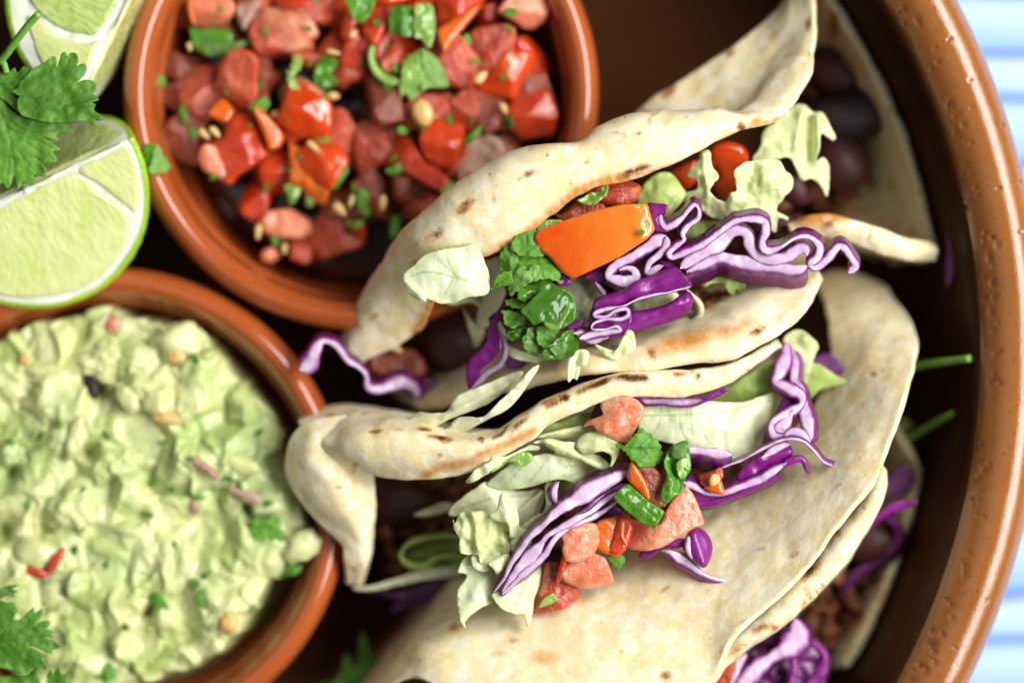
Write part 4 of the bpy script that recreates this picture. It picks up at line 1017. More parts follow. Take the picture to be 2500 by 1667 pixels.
ribbon('cut_edge', 'K3', [(930, 850), (975, 920), (1010, 1010), (1000, 1110), (950, 1190), (850, 1250), (790, 1310), (705, 1390)], [10, 16, 22, 28, 32, 30, 28, 10], [67, 67, 66.5, 66, 65, 64, 63, 62], 'cab_wide', depth=2.2, parent=cw)
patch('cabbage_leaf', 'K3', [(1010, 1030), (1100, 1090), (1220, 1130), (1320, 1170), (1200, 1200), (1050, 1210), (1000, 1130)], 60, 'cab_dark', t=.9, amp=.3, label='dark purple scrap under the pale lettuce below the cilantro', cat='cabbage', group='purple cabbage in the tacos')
patch('cabbage_leaf', 'K1', [(475, 460), (520, 410), (570, 405), (650, 490), (620, 530), (560, 530)], 70, 'cab', t=1, gx=1, label='tiny purple cabbage tip behind the topmost cilantro leaf', cat='cabbage', group='purple cabbage in the tacos')
patch('cabbage_leaf', 'K1', [(840, 960), (890, 960), (960, 1040), (940, 1080), (890, 1090), (820, 1080)], 70, 'cab_skin', t=1, label='tiny purple bit at the lower left corner of the orange wedge', cat='cabbage', group='purple cabbage in the tacos')
ribbon('cabbage_shred', 'K1', [(1190, 1050), (1240, 1110), (1280, 1180)], [16, 26, 30], 69, 'cab', depth=2.5, label='short lilac shred standing above the pleated purple leaf', cat='cabbage', group='purple cabbage in the tacos')
patch('cabbage_leaf', 'K1', [(900, 1480), (980, 1440), (1060, 1410), (1090, 1430), (1050, 1490), (960, 1520)], 72, 'cab_skin', t=1, label='little purple flake at the lower right of the green onion piece', cat='cabbage', group='purple cabbage in the tacos')
ribbon('cabbage_shred', 'K7', [(130, 400), (210, 345), (265, 220), (330, 130), (430, 140), (505, 215), (580, 310), (690, 375), (760, 450), (775, 550), (850, 590), (960, 565), (1100, 520), (1210, 560), (1260, 660)], [50, 70, 52, 34, 32, 30, 30, 32, 36, 40, 40, 44, 60, 60, 40], [57, 57, 57, 57, 56.5, 56, 55, 54, 53, 52, 51, 50, 49, 47, 45], 'cab', depth=3.5, lean=(0, .4), label='loose wavy cabbage strand reaching left over the guacamole dish rim', cat='cabbage', group='purple cabbage in the tacos')
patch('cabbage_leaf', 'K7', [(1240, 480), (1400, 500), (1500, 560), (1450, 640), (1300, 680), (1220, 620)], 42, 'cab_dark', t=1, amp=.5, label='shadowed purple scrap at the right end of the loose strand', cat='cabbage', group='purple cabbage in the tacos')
# upper taco: chopped cilantro and green onion
CG = 'chopped herbs on the tacos'
for pts, z, gx, gy, mat, veins, lab in [
    ([(290, 1330), (330, 1325), (450, 1350), (530, 1400), (520, 1470), (400, 1490), (310, 1440), (320, 1390)], 72.5, 1, 1, 'cilantro', [[(330, 1400), (520, 1430)]], 'small cilantro leaf left of the green onion piece, lower one'),
    ([(330, 1230), (400, 1215), (520, 1235), (500, 1300), (400, 1300), (340, 1270)], 73, 2, 1, 'cilantro', [], 'small rounded cilantro leaf left of the green onion piece, upper one'),
    ([(440, 1150), (560, 1090), (740, 1005), (790, 1060), (640, 1150), (500, 1240), (440, 1200)], 74.5, -.5, 1.5, 'onion_green', [], 'dark green strip tucked above the glossy green onion piece'),
    ([(270, 800), (330, 715), (370, 740), (460, 800), (440, 880), (400, 960), (290, 950), (275, 880)], 75.5, 1.5, 0, 'cilantro', [[(300, 760), (380, 950)]], 'bright cilantro piece at the left of the cilantro heap'),
    ([(510, 470), (540, 510), (570, 550), (590, 520), (627, 505), (620, 570), (595, 690), (640, 640), (720, 590), (745, 620), (728, 710), (778, 712), (765, 745), (700, 800), (560, 805), (480, 805), (370, 730), (420, 640), (445, 560), (470, 510)], 76, .6, 1.6, 'cilantro', [[(530, 800), (530, 640), (520, 500)], [(540, 720), (640, 690), (730, 650)], [(530, 640), (600, 560)]], 'topmost three-lobed cilantro leaf beside the orange wedge'),
    ([(460, 810), (600, 800), (850, 825), (845, 900), (870, 940), (835, 1030), (890, 1050), (860, 1070), (780, 1020), (700, 1015), (560, 1060), (420, 1000), (430, 900)], 76.4, -.6, .6, 'cilantro', [[(450, 900), (650, 880), (830, 850)], [(560, 820), (620, 920), (640, 1020)], [(700, 820), (680, 1000)]], 'broad square-cut cilantro leaf in the middle of the heap'),
    ([(500, 890), (525, 960), (565, 920), (600, 890), (655, 900), (650, 960), (560, 1060), (490, 1120), (380, 1180), (355, 1090), (430, 960)], 77.4, -1, -.5, 'cilantro_pale', [[(370, 1150), (500, 980), (590, 920)], [(470, 1040), (510, 930)]], 'pale underside leaf lying on top of the cilantro heap'),
    ([(185, 1135), (240, 1010), (290, 975), (420, 940), (410, 1040), (370, 1080), (250, 1105)], 76, 2, -1, 'cilantro', [[(200, 1120), (400, 970)]], 'bright pointed cilantro tip sticking out left of the heap'),
]:
    patch('cilantro_leaf', 'K1', pts, z, mat, t=.3, spacing=5, gx=gx, gy=gy, amp=.45, scale=26, soft=False, veins=veins, vein_w=1.6, label=lab, cat='chopped herb', group=CG)
patch('green_onion', 'K1', [(460, 1330), (600, 1200), (700, 1075), (770, 1060), (850, 1100), (975, 1175), (1010, 1300), (990, 1420), (880, 1500), (740, 1500), (680, 1430), (600, 1470), (540, 1400)], 77, 'onion_green', t=.8, soft=False, gx=-.5, gy=.6, amp=.35, scale=30, ridges=[(620, 1340, 900, 1120, 26, 1.2)], veins=[[(600, 1470), (900, 1150)], [(690, 1100), (480, 1330)]], label='large glossy dark green onion piece with a wet highlight', cat='green onion', group=CG)
patch('green_onion', 'K1', [(690, 1430), (800, 1445), (850, 1340), (920, 1300), (945, 1330), (880, 1440), (850, 1505), (740, 1500)], 78, 'onion_light', t=.7, gx=.5, gy=1, amp=.3, ridges=[(800, 1450, 880, 1330, 5, -.8)], label='small light green V-shaped sliver on the glossy onion piece', cat='green onion', group=CG)
for pts, z, mat, lab in [
    ([(1020, 900), (1100, 870), (1200, 850), (1240, 900), (1180, 960), (1060, 975), (1020, 930)], 73, 'cilantro', 'cilantro leaf at the lower left of the heap above the pale lettuce'),
    ([(1160, 960), (1220, 860), (1260, 850), (1290, 960), (1340, 1060), (1270, 1095), (1180, 1040)], 74, 'cilantro_pale', 'greyish cilantro leaf in the lower middle of the heap'),
    ([(1280, 860), (1350, 830), (1480, 870), (1440, 960), (1390, 1040), (1300, 1010)], 75, 'cilantro', 'dark smooth cilantro leaf just under the glossy onion piece'),
    ([(1340, 1060), (1400, 1010), (1500, 920), (1560, 880), (1610, 890), (1640, 960), (1650, 1020), (1590, 1100), (1480, 1130), (1350, 1130)], 75.5, 'onion_green', 'wet cilantro clump at the lowest end of the heap'),
    ([(1390, 1050), (1470, 990), (1550, 975), (1540, 1060), (1460, 1100)], 76.5, 'cilantro_pale', 'pale wet flake on the lowest cilantro clump'),
]:
    patch('cilantro_leaf', 'K3', pts, z, mat, t=.35, spacing=5, gx=rng.uniform(-2, 2), gy=rng.uniform(-2, 2), amp=.5, scale=20, soft=False, veins=[[pts[0], pts[len(pts) // 2]]], label=lab, cat='chopped herb', group=CG)
patch('green_onion', 'K1', [(1015, 270), (1080, 240), (1140, 200), (1220, 190), (1255, 120), (1270, 75), (1312, 110), (1300, 210), (1250, 260), (1170, 318), (1080, 305)], 74.5, 'onion_light', t=.8, spacing=5, gx=1, gy=2, amp=.5, scale=18, ridges=[(1050, 285, 1290, 170, 6, -1)], label='curled green onion sliver on the rounded pink tomato piece', cat='green onion', group=CG)
patch('green_onion', 'K1', [(625, 510), (720, 460), (860, 458), (880, 480), (760, 530), (650, 570)], 73, 'onion_light', t=.8, amp=.3, label='olive green onion bit behind the left end of the orange wedge', cat='green onion', group=CG)
patch('green_onion', 'K1', [(720, 320), (790, 290), (870, 310), (850, 370), (770, 390)], 66, 'onion_green', t=.6, label='dark green fleck in the shade under the tortilla lip', cat='green onion', group=CG)
patch('cilantro_flake', 'K1', [(1590, 575), (1640, 552), (1668, 575), (1640, 603), (1605, 598)], 76.6, 'onion_green', t=.35, spacing=3, label='tiny green flake stuck on the right end of the orange wedge', cat='chopped herb', group=CG)
# ------------------------------------------------------------------ lower taco: lettuce
LG = 'lettuce in the tacos'
def lett(k, pts, z, mat, label, t=.6, rag=1.0, amp=.55, scale=45, **kw):
    return patch('lettuce_leaf', k, pts, z, mat, t=t, rag=rag, amp=amp, scale=scale, label=label, cat='lettuce', group=LG, **kw)
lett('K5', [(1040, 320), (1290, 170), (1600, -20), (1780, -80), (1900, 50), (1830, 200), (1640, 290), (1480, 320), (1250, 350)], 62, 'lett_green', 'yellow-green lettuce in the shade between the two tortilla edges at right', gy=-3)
lett('T7', [(1330, 120), (1380, 60), (1440, 60), (1520, 130), (1500, 200), (1460, 330), (1420, 420), (1360, 330)], 60, 'lett_yellow', 'pale lettuce tip behind the upright crinkled cabbage at right', gy=-2, bumps=[(1450, 110, 14, 2)])
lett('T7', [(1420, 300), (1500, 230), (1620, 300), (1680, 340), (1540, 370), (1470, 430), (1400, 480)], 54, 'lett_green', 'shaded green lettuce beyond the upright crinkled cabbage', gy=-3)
lett('K5', [(440, 420), (480, 370), (700, 345), (960, 345), (1100, 310), (1400, 320), (1600, 265), (1780, 200), (1835, 250), (1760, 400), (1660, 500), (1620, 650), (1560, 800), (1350, 900), (1150, 890), (900, 760), (600, 680), (440, 600)], 69, 'lett_white', 'large veined white lettuce leaf right of the salmon pink tomato', gx=-.2, gy=-1, cup=-.35, scale=70, ridges=[(1640, 330, 1220, 620, 22, 1.2), (480, 520, 1100, 560, 40, .8), (1230, 640, 1240, 860, 12, -1)],
     veins=[[(470, 450), (800, 440), (1150, 420), (1700, 300)], [(640, 360), (620, 520), (560, 640)], [(820, 360), (830, 560), (900, 720)], [(1000, 350), (1010, 520), (1080, 680)], [(1130, 330), (1110, 480)], [(700, 360), (730, 520)], [(920, 360), (940, 620)]], vein_w=2)
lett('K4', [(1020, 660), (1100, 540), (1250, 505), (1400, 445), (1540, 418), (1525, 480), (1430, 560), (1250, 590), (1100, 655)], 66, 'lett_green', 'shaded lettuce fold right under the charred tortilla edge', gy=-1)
lett('K4', [(1010, 655), (1250, 580), (1450, 545), (1560, 545), (1600, 600), (1440, 655), (1300, 668), (1100, 668)], 69.5, 'lett_yellow', 'thin lettuce fold pointing at the salmon pink tomato', gy=-1.5, ridges=[(1040, 645, 1540, 560, 7, .9)])
lett('K4', [(1080, 700), (1300, 690), (1420, 700), (1450, 640), (1500, 780), (1420, 860), (1200, 800)], 66.5, 'lett_green', 'green hollow of the ruffled lettuce by the salmon pink tomato')
lett('K4', [(980, 710), (1130, 665), (1250, 690), (1400, 705), (1500, 800), (1620, 830), (1700, 900), (1722, 960), (1630, 972), (1540, 930), (1420, 870), (1280, 830), (1190, 790), (1140, 730), (1060, 712)], 72.5, 'lett_yellow', 'ruffled yellow-green lettuce ribbon in the middle of the open taco', gy=-1.2, ridges=[(1100, 690, 1640, 930, 8, 1.3)], rag=1.4)
lett('K4', [(1400, 730), (1450, 640), (1600, 600), (1770, 680), (1812, 760), (1790, 850), (1722, 945), (1735, 835), (1640, 790), (1540, 820), (1450, 812)], 74, 'lett_yellow', 'bent lettuce loop directly below the salmon pink tomato', gy=-1, ridges=[(1420, 750, 1740, 790, 8, 1.2)], rag=1.2)
lett('K4', [(340, 1082), (400, 1000), (430, 960), (570, 890), (600, 840), (720, 840), (850, 780), (960, 730), (1048, 748), (1030, 775), (900, 790), (760, 865), (680, 925), (570, 992), (450, 1065), (380, 1097)], 73, 'lett_yellow', 'slender bright lettuce strand following the orange-stained tortilla lip', gy=-2, scale=24, rag=1.4)
patch('green_onion', 'K4', [(570, 992), (740, 870), (850, 808), (950, 800), (988, 860), (890, 935), (760, 890), (650, 965)], 72.5, 'onion_light', t=.5, amp=.4, scale=24, label='blue-green onion strip on the slender bright lettuce strand', cat='green onion', group=CG)
lett('K4', [(550, 1095), (700, 960), (850, 880), (1100, 815), (1300, 850), (1500, 900), (1650, 980), (1760, 960), (1890, 890), (1720, 1010), (1540, 1110), (1440, 1160), (1350, 1085), (1200, 1062), (1000, 1122), (800, 1157), (620, 1142)], 70, 'lett_white', 'broad pale lettuce leaf with dark veins above the big diagonal cabbage', gx=.6, gy=-1, cup=-.5, veins=[[(930, 1100), (1050, 960), (1120, 860)], [(1270, 1060), (1300, 960), (1340, 870)], [(700, 1130), (820, 1000), (900, 900)], [(1280, 1050), (1450, 980), (1560, 950)], [(800, 1140), (960, 1060)]], vein_w=1.6, scale=70)
lett('K6', [(175, 420), (200, 350), (260, 290), (420, 170), (560, 95), (700, 165), (900, 190), (1080, 180), (1060, 330), (860, 400), (700, 520), (560, 430), (420, 390), (260, 425)], 66, 'lett_white', 'smooth greenish lettuce leaf curving down at the left of the open taco', gx=1, gy=-2, cup=-.8, veins=[[(300, 360), (600, 260), (1000, 230)], [(330, 330), (420, 370), (540, 360)]], scale=70)
lett('K6', [(780, 420), (860, 360), (1060, 200), (1100, 220), (1050, 420), (1060, 480), (950, 620), (860, 640), (800, 560)], 65, 'lett_cut', 'beige lettuce rib behind the pointed white leaf', gy=-2)
lett('K4', [(1100, 1100), (1170, 1090), (1180, 1250), (1210, 1330), (1130, 1430), (1060, 1430), (1105, 1290)], 67, 'lett_cut', 'narrow upright lettuce sliver left of the little purple curl', gx=2)
lett('K4', [(1170, 1080), (1350, 1080), (1410, 1160), (1350, 1200), (1260, 1230), (1180, 1180)], 58, 'lett_green', 'dark olive lettuce in the gap behind the little purple curl')
lett('K6', [(560, 430), (640, 360), (660, 250), (705, 198), (770, 250), (830, 360), (852, 480), (830, 620), (770, 650), (740, 500), (650, 480)], 73.5, 'lett_white', 'pointed white lettuce leaf standing up like a fin', gx=-2, gy=-1, ridges=[(700, 210, 770, 600, 14, 1.2)], spacing=6, rag=.6)
lett('K6', [(220, 460), (240, 490), (300, 400), (420, 382), (520, 378), (570, 440), (640, 480), (740, 448), (765, 530), (740, 600), (800, 650), (770, 770), (700, 810), (560, 890), (480, 880), (460, 800), (380, 800), (310, 797), (285, 740), (270, 640), (225, 520)], 72, 'lett_yellow', 'crumpled yellow-green lettuce with a frilled left edge', gx=-.5, gy=.8, amp=1.0, scale=34, rag=2.2, spacing=6, ridges=[(420, 420, 480, 870, 12, 1.5), (640, 480, 640, 800, 12, -1.2)], veins=[[(620, 820), (480, 650), (380, 480)], [(480, 650), (320, 700)]])
lett('K6', [(360, 800), (480, 880), (560, 870), (650, 790), (760, 780), (720, 920), (660, 980), (700, 1020), (690, 1110), (600, 1250), (480, 1310), (370, 1400), (330, 1450), (348, 1500), (320, 1490), (270, 1380), (262, 1150), (350, 1020), (330, 980), (260, 960)], 69.5, 'lett_white', 'white lettuce tail with a purple tip hanging on the pale tortilla face', gx=-.3, gy=2.4, ridges=[(600, 900, 300, 1430, 18, 1.2)])
lett('K6', [(550, 880), (640, 830), (740, 790), (760, 830), (700, 920), (640, 990), (600, 930)], 73.5, 'lett_white', 'small bright white lettuce fold left of the lower cabbage tips', gx=1)
lett('K6', [(1060, 850), (1110, 890), (1118, 970), (1080, 1080), (1000, 1200), (985, 1330), (960, 1450), (925, 1485), (900, 1370), (820, 1367), (700, 1322), (620, 1240), (590, 1170), (700, 1130), (830, 1050), (950, 950)], 71, 'lett_white', 'bulging white lettuce leaf under the lower end of the big cabbage', gx=-.6, gy=1.8, cup=-1.6, ridges=[(1080, 900, 940, 1440, 12, 1.0)], veins=[[(960, 960), (860, 1180), (800, 1330)], [(1080, 1000), (960, 1160)]])
cw = empty('lettuce_shred', W(np.array([1060., 1365.]), 40), 'blurred curled green lettuce in the dark left mouth of the open taco', 'lettuce', LG)
patch('leaf_face', 'T6', [(600, 930), (660, 880), (780, 860), (880, 870), (890, 960), (800, 985), (680, 985)], 40, 'lett_green', t=.6, gx=2, amp=1.6, scale=24, ridges=[(620, 930, 860, 900, 10, 2.5), (640, 970, 880, 940, 9, -2.0)], parent=cw)
ribbon('leaf_edge', 'T6', [(890, 850), (790, 838), (690, 850), (610, 880), (572, 930), (600, 975), (680, 985), (740, 950), (800, 935), (880, 940)], [8, 14, 16, 16, 14, 14, 14, 12, 12, 8], 47, 'lett_green', depth=4, lean=(.1, .2), parent=cw)
lett('T6', [(320, 1090), (420, 1080), (560, 1040), (680, 1000), (900, 985), (890, 1030), (700, 1050), (560, 1080), (400, 1110)], 44, 'lett_cut', 'long blurred lettuce stalk low at the left mouth of the open taco')
lett('T6', [(630, 730), (720, 690), (800, 665), (830, 690), (790, 715), (700, 735)], 50, 'lett_cut', 'small blurred lettuce scrap over the dark meat of the open taco')

lett('K4', [(760, 900), (950, 840), (1080, 860), (1000, 960), (820, 1010), (700, 1000)], 66, 'lett_green', 'green lettuce tucked under the broad veined leaf, at its left end', gy=-1)
lett('K4', [(1180, 800), (1320, 770), (1480, 850), (1560, 930), (1420, 960), (1260, 900)], 68, 'lett_yellow', 'yellowish lettuce filling the hollow under the ruffled ribbon', gy=-1)
lett('K6', [(780, 560), (900, 520), (980, 560), (960, 700), (860, 800), (780, 760)], 69.5, 'lett_white', 'white lettuce crumple between the fin and the big diagonal cabbage', gy=1, amp=.9, scale=26)
lett('K6', [(420, 780), (560, 760), (680, 800), (640, 920), (500, 960), (400, 900)], 70.5, 'lett_yellow', 'pale lettuce crumple below the frilled one, above the white tail', amp=.9, scale=26)
lett('K6', [(840, 560), (1000, 430), (1080, 400), (1060, 520), (940, 640)], 68.5, 'lett_yellow', 'cream lettuce piece peeking out left of the middle of the big cabbage', amp=.7, scale=26)

# lower taco: cabbage
PG = 'purple cabbage in the tacos'
patch('cabbage_leaf', 'K5', [(330, 262), (600, 268), (800, 268), (1060, 268), (1150, 222), (1260, 188), (1292, 205), (1180, 272), (1060, 322), (960, 362), (820, 372), (650, 352), (490, 352), (430, 315)], 71.3, 'cab', t=1.2, gy=-3, amp=.3, label='flat violet cabbage strip under the charred tortilla edge', cat='cabbage', group=PG)
patch('cabbage_leaf', 'K4', [(1530, 470), (1600, 330), (1640, 300), (1660, 420), (1600, 460)], 67, 'cab_dark', t=1, label='dark red-purple bit left of the salmon pink tomato', cat='cabbage', group=PG)
cw = empty('cabbage_shred', W(np.array([1390., 1290.]), 70), 'thick diagonal stack of purple cabbage layers across the open taco', 'cabbage', PG)
ribbon('layer', 'K6', [(1895, 5), (1790, 50), (1650, 120), (1500, 210), (1350, 300), (1200, 405), (1080, 520), (950, 640), (850, 775), (765, 900), (705, 1030), (610, 1165)], [26, 50, 62, 72, 80, 72, 42, 30, 28, 26, 20, 8], [72, 73, 74, 74.8, 75.4, 75.6, 75.6, 75.4, 75.2, 75, 74.5, 74], 'cab_wide', depth=6, lean=(.05, .30), parent=cw)
ribbon('layer', 'K6', [(1850, 190), (1700, 262), (1550, 375), (1400, 460), (1250, 545), (1130, 620), (1040, 720), (950, 830), (850, 930), (770, 1025), (690, 1150)], [14, 26, 36, 34, 30, 38, 52, 56, 44, 34, 22], [71, 72, 73, 74, 74.4, 74.6, 74.6, 74.6, 74.4, 74.2, 74], 'cab_wide', depth=6, lean=(.05, .1), parent=cw)
ribbon('layer', 'K6', [(1790, 290), (1620, 400), (1480, 480), (1310, 545), (1190, 650), (1090, 800), (1000, 890), (900, 980), (800, 1070), (690, 1172)], [12, 34, 36, 28, 26, 34, 38, 40, 38, 26], [70, 71, 72, 73, 73.6, 73.8, 74, 74, 74, 74], 'cab_wide', depth=6, lean=(-.25, -.30), parent=cw)
ribbon('layer', 'K6', [(1880, 110), (1760, 180), (1600, 270), (1480, 370), (1380, 430)], [20, 30, 30, 24, 10], [71.5, 72, 73, 73.5, 74], 'cab_dark', depth=5, parent=cw)
for xy in [(850, 680), (815, 745), (930, 615)]:
    blob('knob', 'K6', xy, 74.6, (1.5, .8, .9) if xy[0] < 900 else (.9, .5, .6), .35, 'onion_pink', None, None, parent=None) if False else None
ribbon('cabbage_shred', 'K6', [(1215, 330), (1190, 250), (1195, 170), (1235, 98)], [12, 26, 30, 10], 72.5, 'cab', depth=2.5, lean=(-.3, 0), label='little purple curl standing behind the big diagonal cabbage', cat='cabbage', group=PG)
ribbon('cabbage_shred', 'K5', [(860, 770), (960, 775), (1060, 785), (1190, 810), (1320, 832)], [30, 56, 62, 50, 10], [74, 74.3, 74.5, 74.3, 74], 'cab_wide', depth=5, lean=(-.05, -.65), label='short violet cabbage slice right of the glossy chopped herbs', cat='cabbage', group=PG)
cw = empty('cabbage_shred', W(np.array([1800., 1150.]), 70), 'long forked cabbage shred with thin dark tips over the pale tortilla face', 'cabbage', PG)
ribbon('strand', 'K5', [(1200, 960), (1300, 915), (1450, 855), (1600, 775), (1750, 695), (1880, 668), (1990, 685), (2060, 740), (2130, 815), (2210, 890), (2295, 925)], [10, 18, 18, 18, 20, 22, 24, 22, 18, 16, 18], [71, 71.5, 72, 72.5, 73, 73.5, 73.5, 73, 72, 71, 70], 'cab', depth=2.5, lean=(.1, .3), parent=cw)
patch('leaf_face', 'K5', [(1370, 1040), (1430, 940), (1530, 860), (1660, 780), (1850, 700), (1900, 830), (1800, 930), (1600, 1010), (1440, 1070)], 70.5, 'cab_skin', t=1, gx=-1, gy=-2, amp=.4, ridges=[(1600, 880, 1880, 790, 10, 1.2)], parent=cw)
ribbon('strand', 'K5', [(1580, 880), (1680, 800), (1790, 740), (1880, 720)], [20, 30, 28, 16], [71.5, 72, 72.3, 72.3], 'cab_wide', depth=2, parent=cw)
ribbon('strand', 'K5', [(860, 1090), (960, 1130), (1080, 1190), (1230, 1190), (1400, 1130), (1600, 1050), (1750, 965), (1850, 895)], [30, 44, 40, 30, 34, 40, 40, 18], [71, 71, 71, 71, 71.5, 72, 72, 72], 'cab', depth=4, lean=(0, .5), parent=cw)
ribbon('strand', 'K5', [(950, 1285), (1080, 1290), (1300, 1225), (1500, 1145), (1690, 1060), (1800, 990)], [14, 26, 34, 36, 34, 12], [69, 69, 69.5, 70, 70.5, 71], 'cab_skin', depth=3, lean=(0, -.3), parent=cw)
ribbon('strand', 'K5', [(1800, 960), (1850, 900), (1950, 865), (2010, 885), (2035, 960), (2068, 1008)], [16, 36, 30, 22, 18, 12], [71.5, 72, 72.5, 72.5, 72, 71.5], 'cab_skin', depth=3, parent=cw)
patch('leaf_face', 'K5', [(880, 1060), (1000, 1080), (1100, 1160), (1240, 1190), (1260, 1250), (1080, 1290), (940, 1240)], 69, 'cab_skin', t=1, amp=.4, parent=cw)
cw = empty('cabbage_shred', W(np.array([1930., 960.]), 66), 'upright crinkled cabbage shred at the right of the large white lettuce', 'cabbage', PG)
ribbon('fold', 'T7', [(1350, 120), (1345, 200), (1320, 270), (1300, 330), (1370, 370), (1425, 400), (1430, 450), (1370, 490), (1290, 530), (1265, 570), (1290, 620), (1370, 630)], [20, 32, 34, 26, 34, 30, 20, 28, 26, 26, 26, 14], [63, 65, 67, 68, 69, 69.5, 70, 70.5, 71, 71, 71, 71], 'cab', depth=4, lean=(-.15, -.15), parent=cw)
ribbon('fold', 'T7', [(1375, 160), (1400, 230), (1395, 320), (1425, 380), (1440, 460), (1460, 540), (1480, 610), (1470, 650)], [20, 34, 30, 26, 26, 32, 30, 14], [62, 64, 66, 68, 69, 69.5, 70, 70], 'cab', depth=4, lean=(.2, -.1), parent=cw)
ribbon('fold', 'T7', [(1390, 480), (1350, 540), (1320, 590), (1370, 620)], [14, 38, 40, 24], 70, 'cab_wide', depth=3, parent=cw)
patch('leaf_face', 'T7', [(1360, 380), (1430, 400), (1420, 470), (1340, 500), (1290, 540), (1310, 460)], 66, 'cab_skin', t=1, parent=cw)
ribbon('fold', 'T7', [(1330, 640), (1380, 600), (1430, 610), (1480, 650)], [10, 22, 22, 10], 71.5, 'cab_wide', depth=2.5, parent=cw)
cw = empty('cabbage_shred', W(np.array([1690., 1350.]), 68), 'bright purple cabbage knot with a long thin tail on the pale tortilla face', 'cabbage', PG)
patch('leaf_face', 'K8', [(1270, 640), (1320, 560), (1380, 535), (1480, 600), (1528, 720), (1500, 860), (1440, 925), (1330, 860), (1260, 780), (1240, 700)], 72.5, 'cab_skin', t=3, gx=-1, gy=1.2, rnd=1.6, ridges=[(1340, 600, 1440, 900, 14, 1)], parent=cw)
patch('leaf_face', 'K8', [(1280, 620), (1340, 640), (1380, 780), (1440, 905), (1330, 850), (1260, 760)], 72.9, 'cab_wide', t=2, gx=-2, rnd=.4, parent=cw)
ribbon('tail', 'K8', [(1040, 765), (1120, 780), (1230, 840), (1340, 920), (1440, 985), (1560, 1030), (1660, 1050), (1720, 1090), (1762, 1155)], [26, 42, 52, 46, 34, 26, 20, 22, 20], [70, 71, 71, 70.5, 70, 69.5, 69, 68.5, 68], 'cab', depth=3, lean=(.1, -.5), parent=cw)
ribbon('tail', 'K8', [(1290, 660), (1180, 690), (1060, 700), (950, 760), (830, 830)], [20, 40, 40, 36, 40], [71, 71, 70.5, 69, 67], 'cab_skin', depth=3, parent=cw)
cw = empty('cabbage_shred', W(np.array([1010., 1440.]), 45), 'blurred dark purple cabbage in the lower left mouth of the open taco', 'cabbage', PG)
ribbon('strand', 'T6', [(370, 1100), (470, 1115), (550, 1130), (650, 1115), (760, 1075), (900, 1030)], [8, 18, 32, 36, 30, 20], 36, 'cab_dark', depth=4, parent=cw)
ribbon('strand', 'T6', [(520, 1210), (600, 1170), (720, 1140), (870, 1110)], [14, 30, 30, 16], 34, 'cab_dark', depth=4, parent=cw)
patch('cabbage_leaf', 'K6', [(1100, 830), (1240, 780), (1260, 860), (1200, 900), (1110, 880)], 62, 'cab_dark', t=1, label='dark purple scrap in the gap between the lower tomatoes and cabbage', cat='cabbage', group=PG)
patch('cabbage_leaf', 'K5', [(90, 1380), (180, 1300), (330, 1400), (260, 1440), (150, 1430)], 66, 'cab_dark', t=1, label='dark purple scrap under the green onion strip', cat='cabbage', group=PG)
patch('cabbage_leaf', 'K5', [(660, 830), (715, 780), (730, 850), (700, 870)], 72, 'cab_skin', t=.8, label='tiny purple bit between the two glossy herb pieces', cat='cabbage', group=PG)

# lower taco: tomatoes
chunk('tomato_piece', 'K4', [(1625, 300), (1750, 266), (1890, 256), (1990, 300), (2055, 375), (2040, 460), (1980, 560), (1890, 722), (1790, 705), (1700, 640), (1600, 600), (1555, 540), (1460, 555), (1510, 500), (1660, 440), (1635, 380)], 76, 'flesh_pale', 'salmon pink tomato piece hanging below the charred tortilla edge', t=3.5, gx=.6, gy=1.0, rnd=.3, soft=False, facet=2, ridges=[(1670, 390, 1830, 350, 6, -.9)])
chunk('tomato_piece', 'K5', [(400, 890), (450, 930), (560, 935), (640, 1010), (660, 1100), (700, 1200), (690, 1310), (610, 1325), (530, 1290), (520, 1200), (470, 1080)], 75, 'flesh_dull', 'tomato wedge with orange skin edge between the chopped herbs', t=6, gx=-1, gy=-1, rnd=.8,
      skins=[([(370, 878), (420, 950), (500, 1090), (540, 1200), (522, 1265), (420, 1170), (322, 1060), (335, 960)], 75.4, 1.5, -1.0, 'skin_orange')])
chunk('tomato_piece', 'K5', [(880, 1110), (960, 1210), (1020, 1360), (1062, 1480), (960, 1525), (850, 1590), (650, 1710), (500, 1745), (330, 1720), (240, 1600), (260, 1420), (500, 1470), (640, 1490), (680, 1380), (760, 1240)], 73, 'flesh_pale', 'large pink tomato slab under the green onion strip', t=5, gx=-.6, gy=.7, rnd=.25, soft=False, amp=.25, facet=2, skins=[([(250, 1420), (300, 1440), (285, 1600), (330, 1725), (240, 1610)], 72.6, 2, 0, 'skin_orange')])
chunk('tomato_piece', 'K8', [(640, 430), (730, 420), (770, 560), (720, 700), (690, 760), (590, 825), (540, 760), (580, 600)], 72, 'flesh_red', 'orange-red tomato bit wedged between the large pink slab and the wet piece', t=5, gx=1.5, gy=1, rnd=1)
chunk('tomato_piece', 'K8', [(430, 480), (640, 430), (610, 560), (590, 740), (540, 800), (420, 740), (380, 620)], 71, 'skin_orange', 'translucent orange tomato piece beside the wet pink one', t=5, gx=-1, gy=1, rnd=1)
chunk('tomato_piece', 'K6', [(1245, 600), (1350, 540), (1500, 495), (1590, 500), (1640, 600), (1600, 740), (1560, 800), (1480, 850), (1390, 877), (1290, 860), (1262, 760), (1275, 680)], 74, 'flesh_pale', 'wet pink tomato piece touching the end of the big diagonal cabbage', t=5, gx=.6, gy=.4, rnd=.3, soft=False, amp=.3, facet=2)
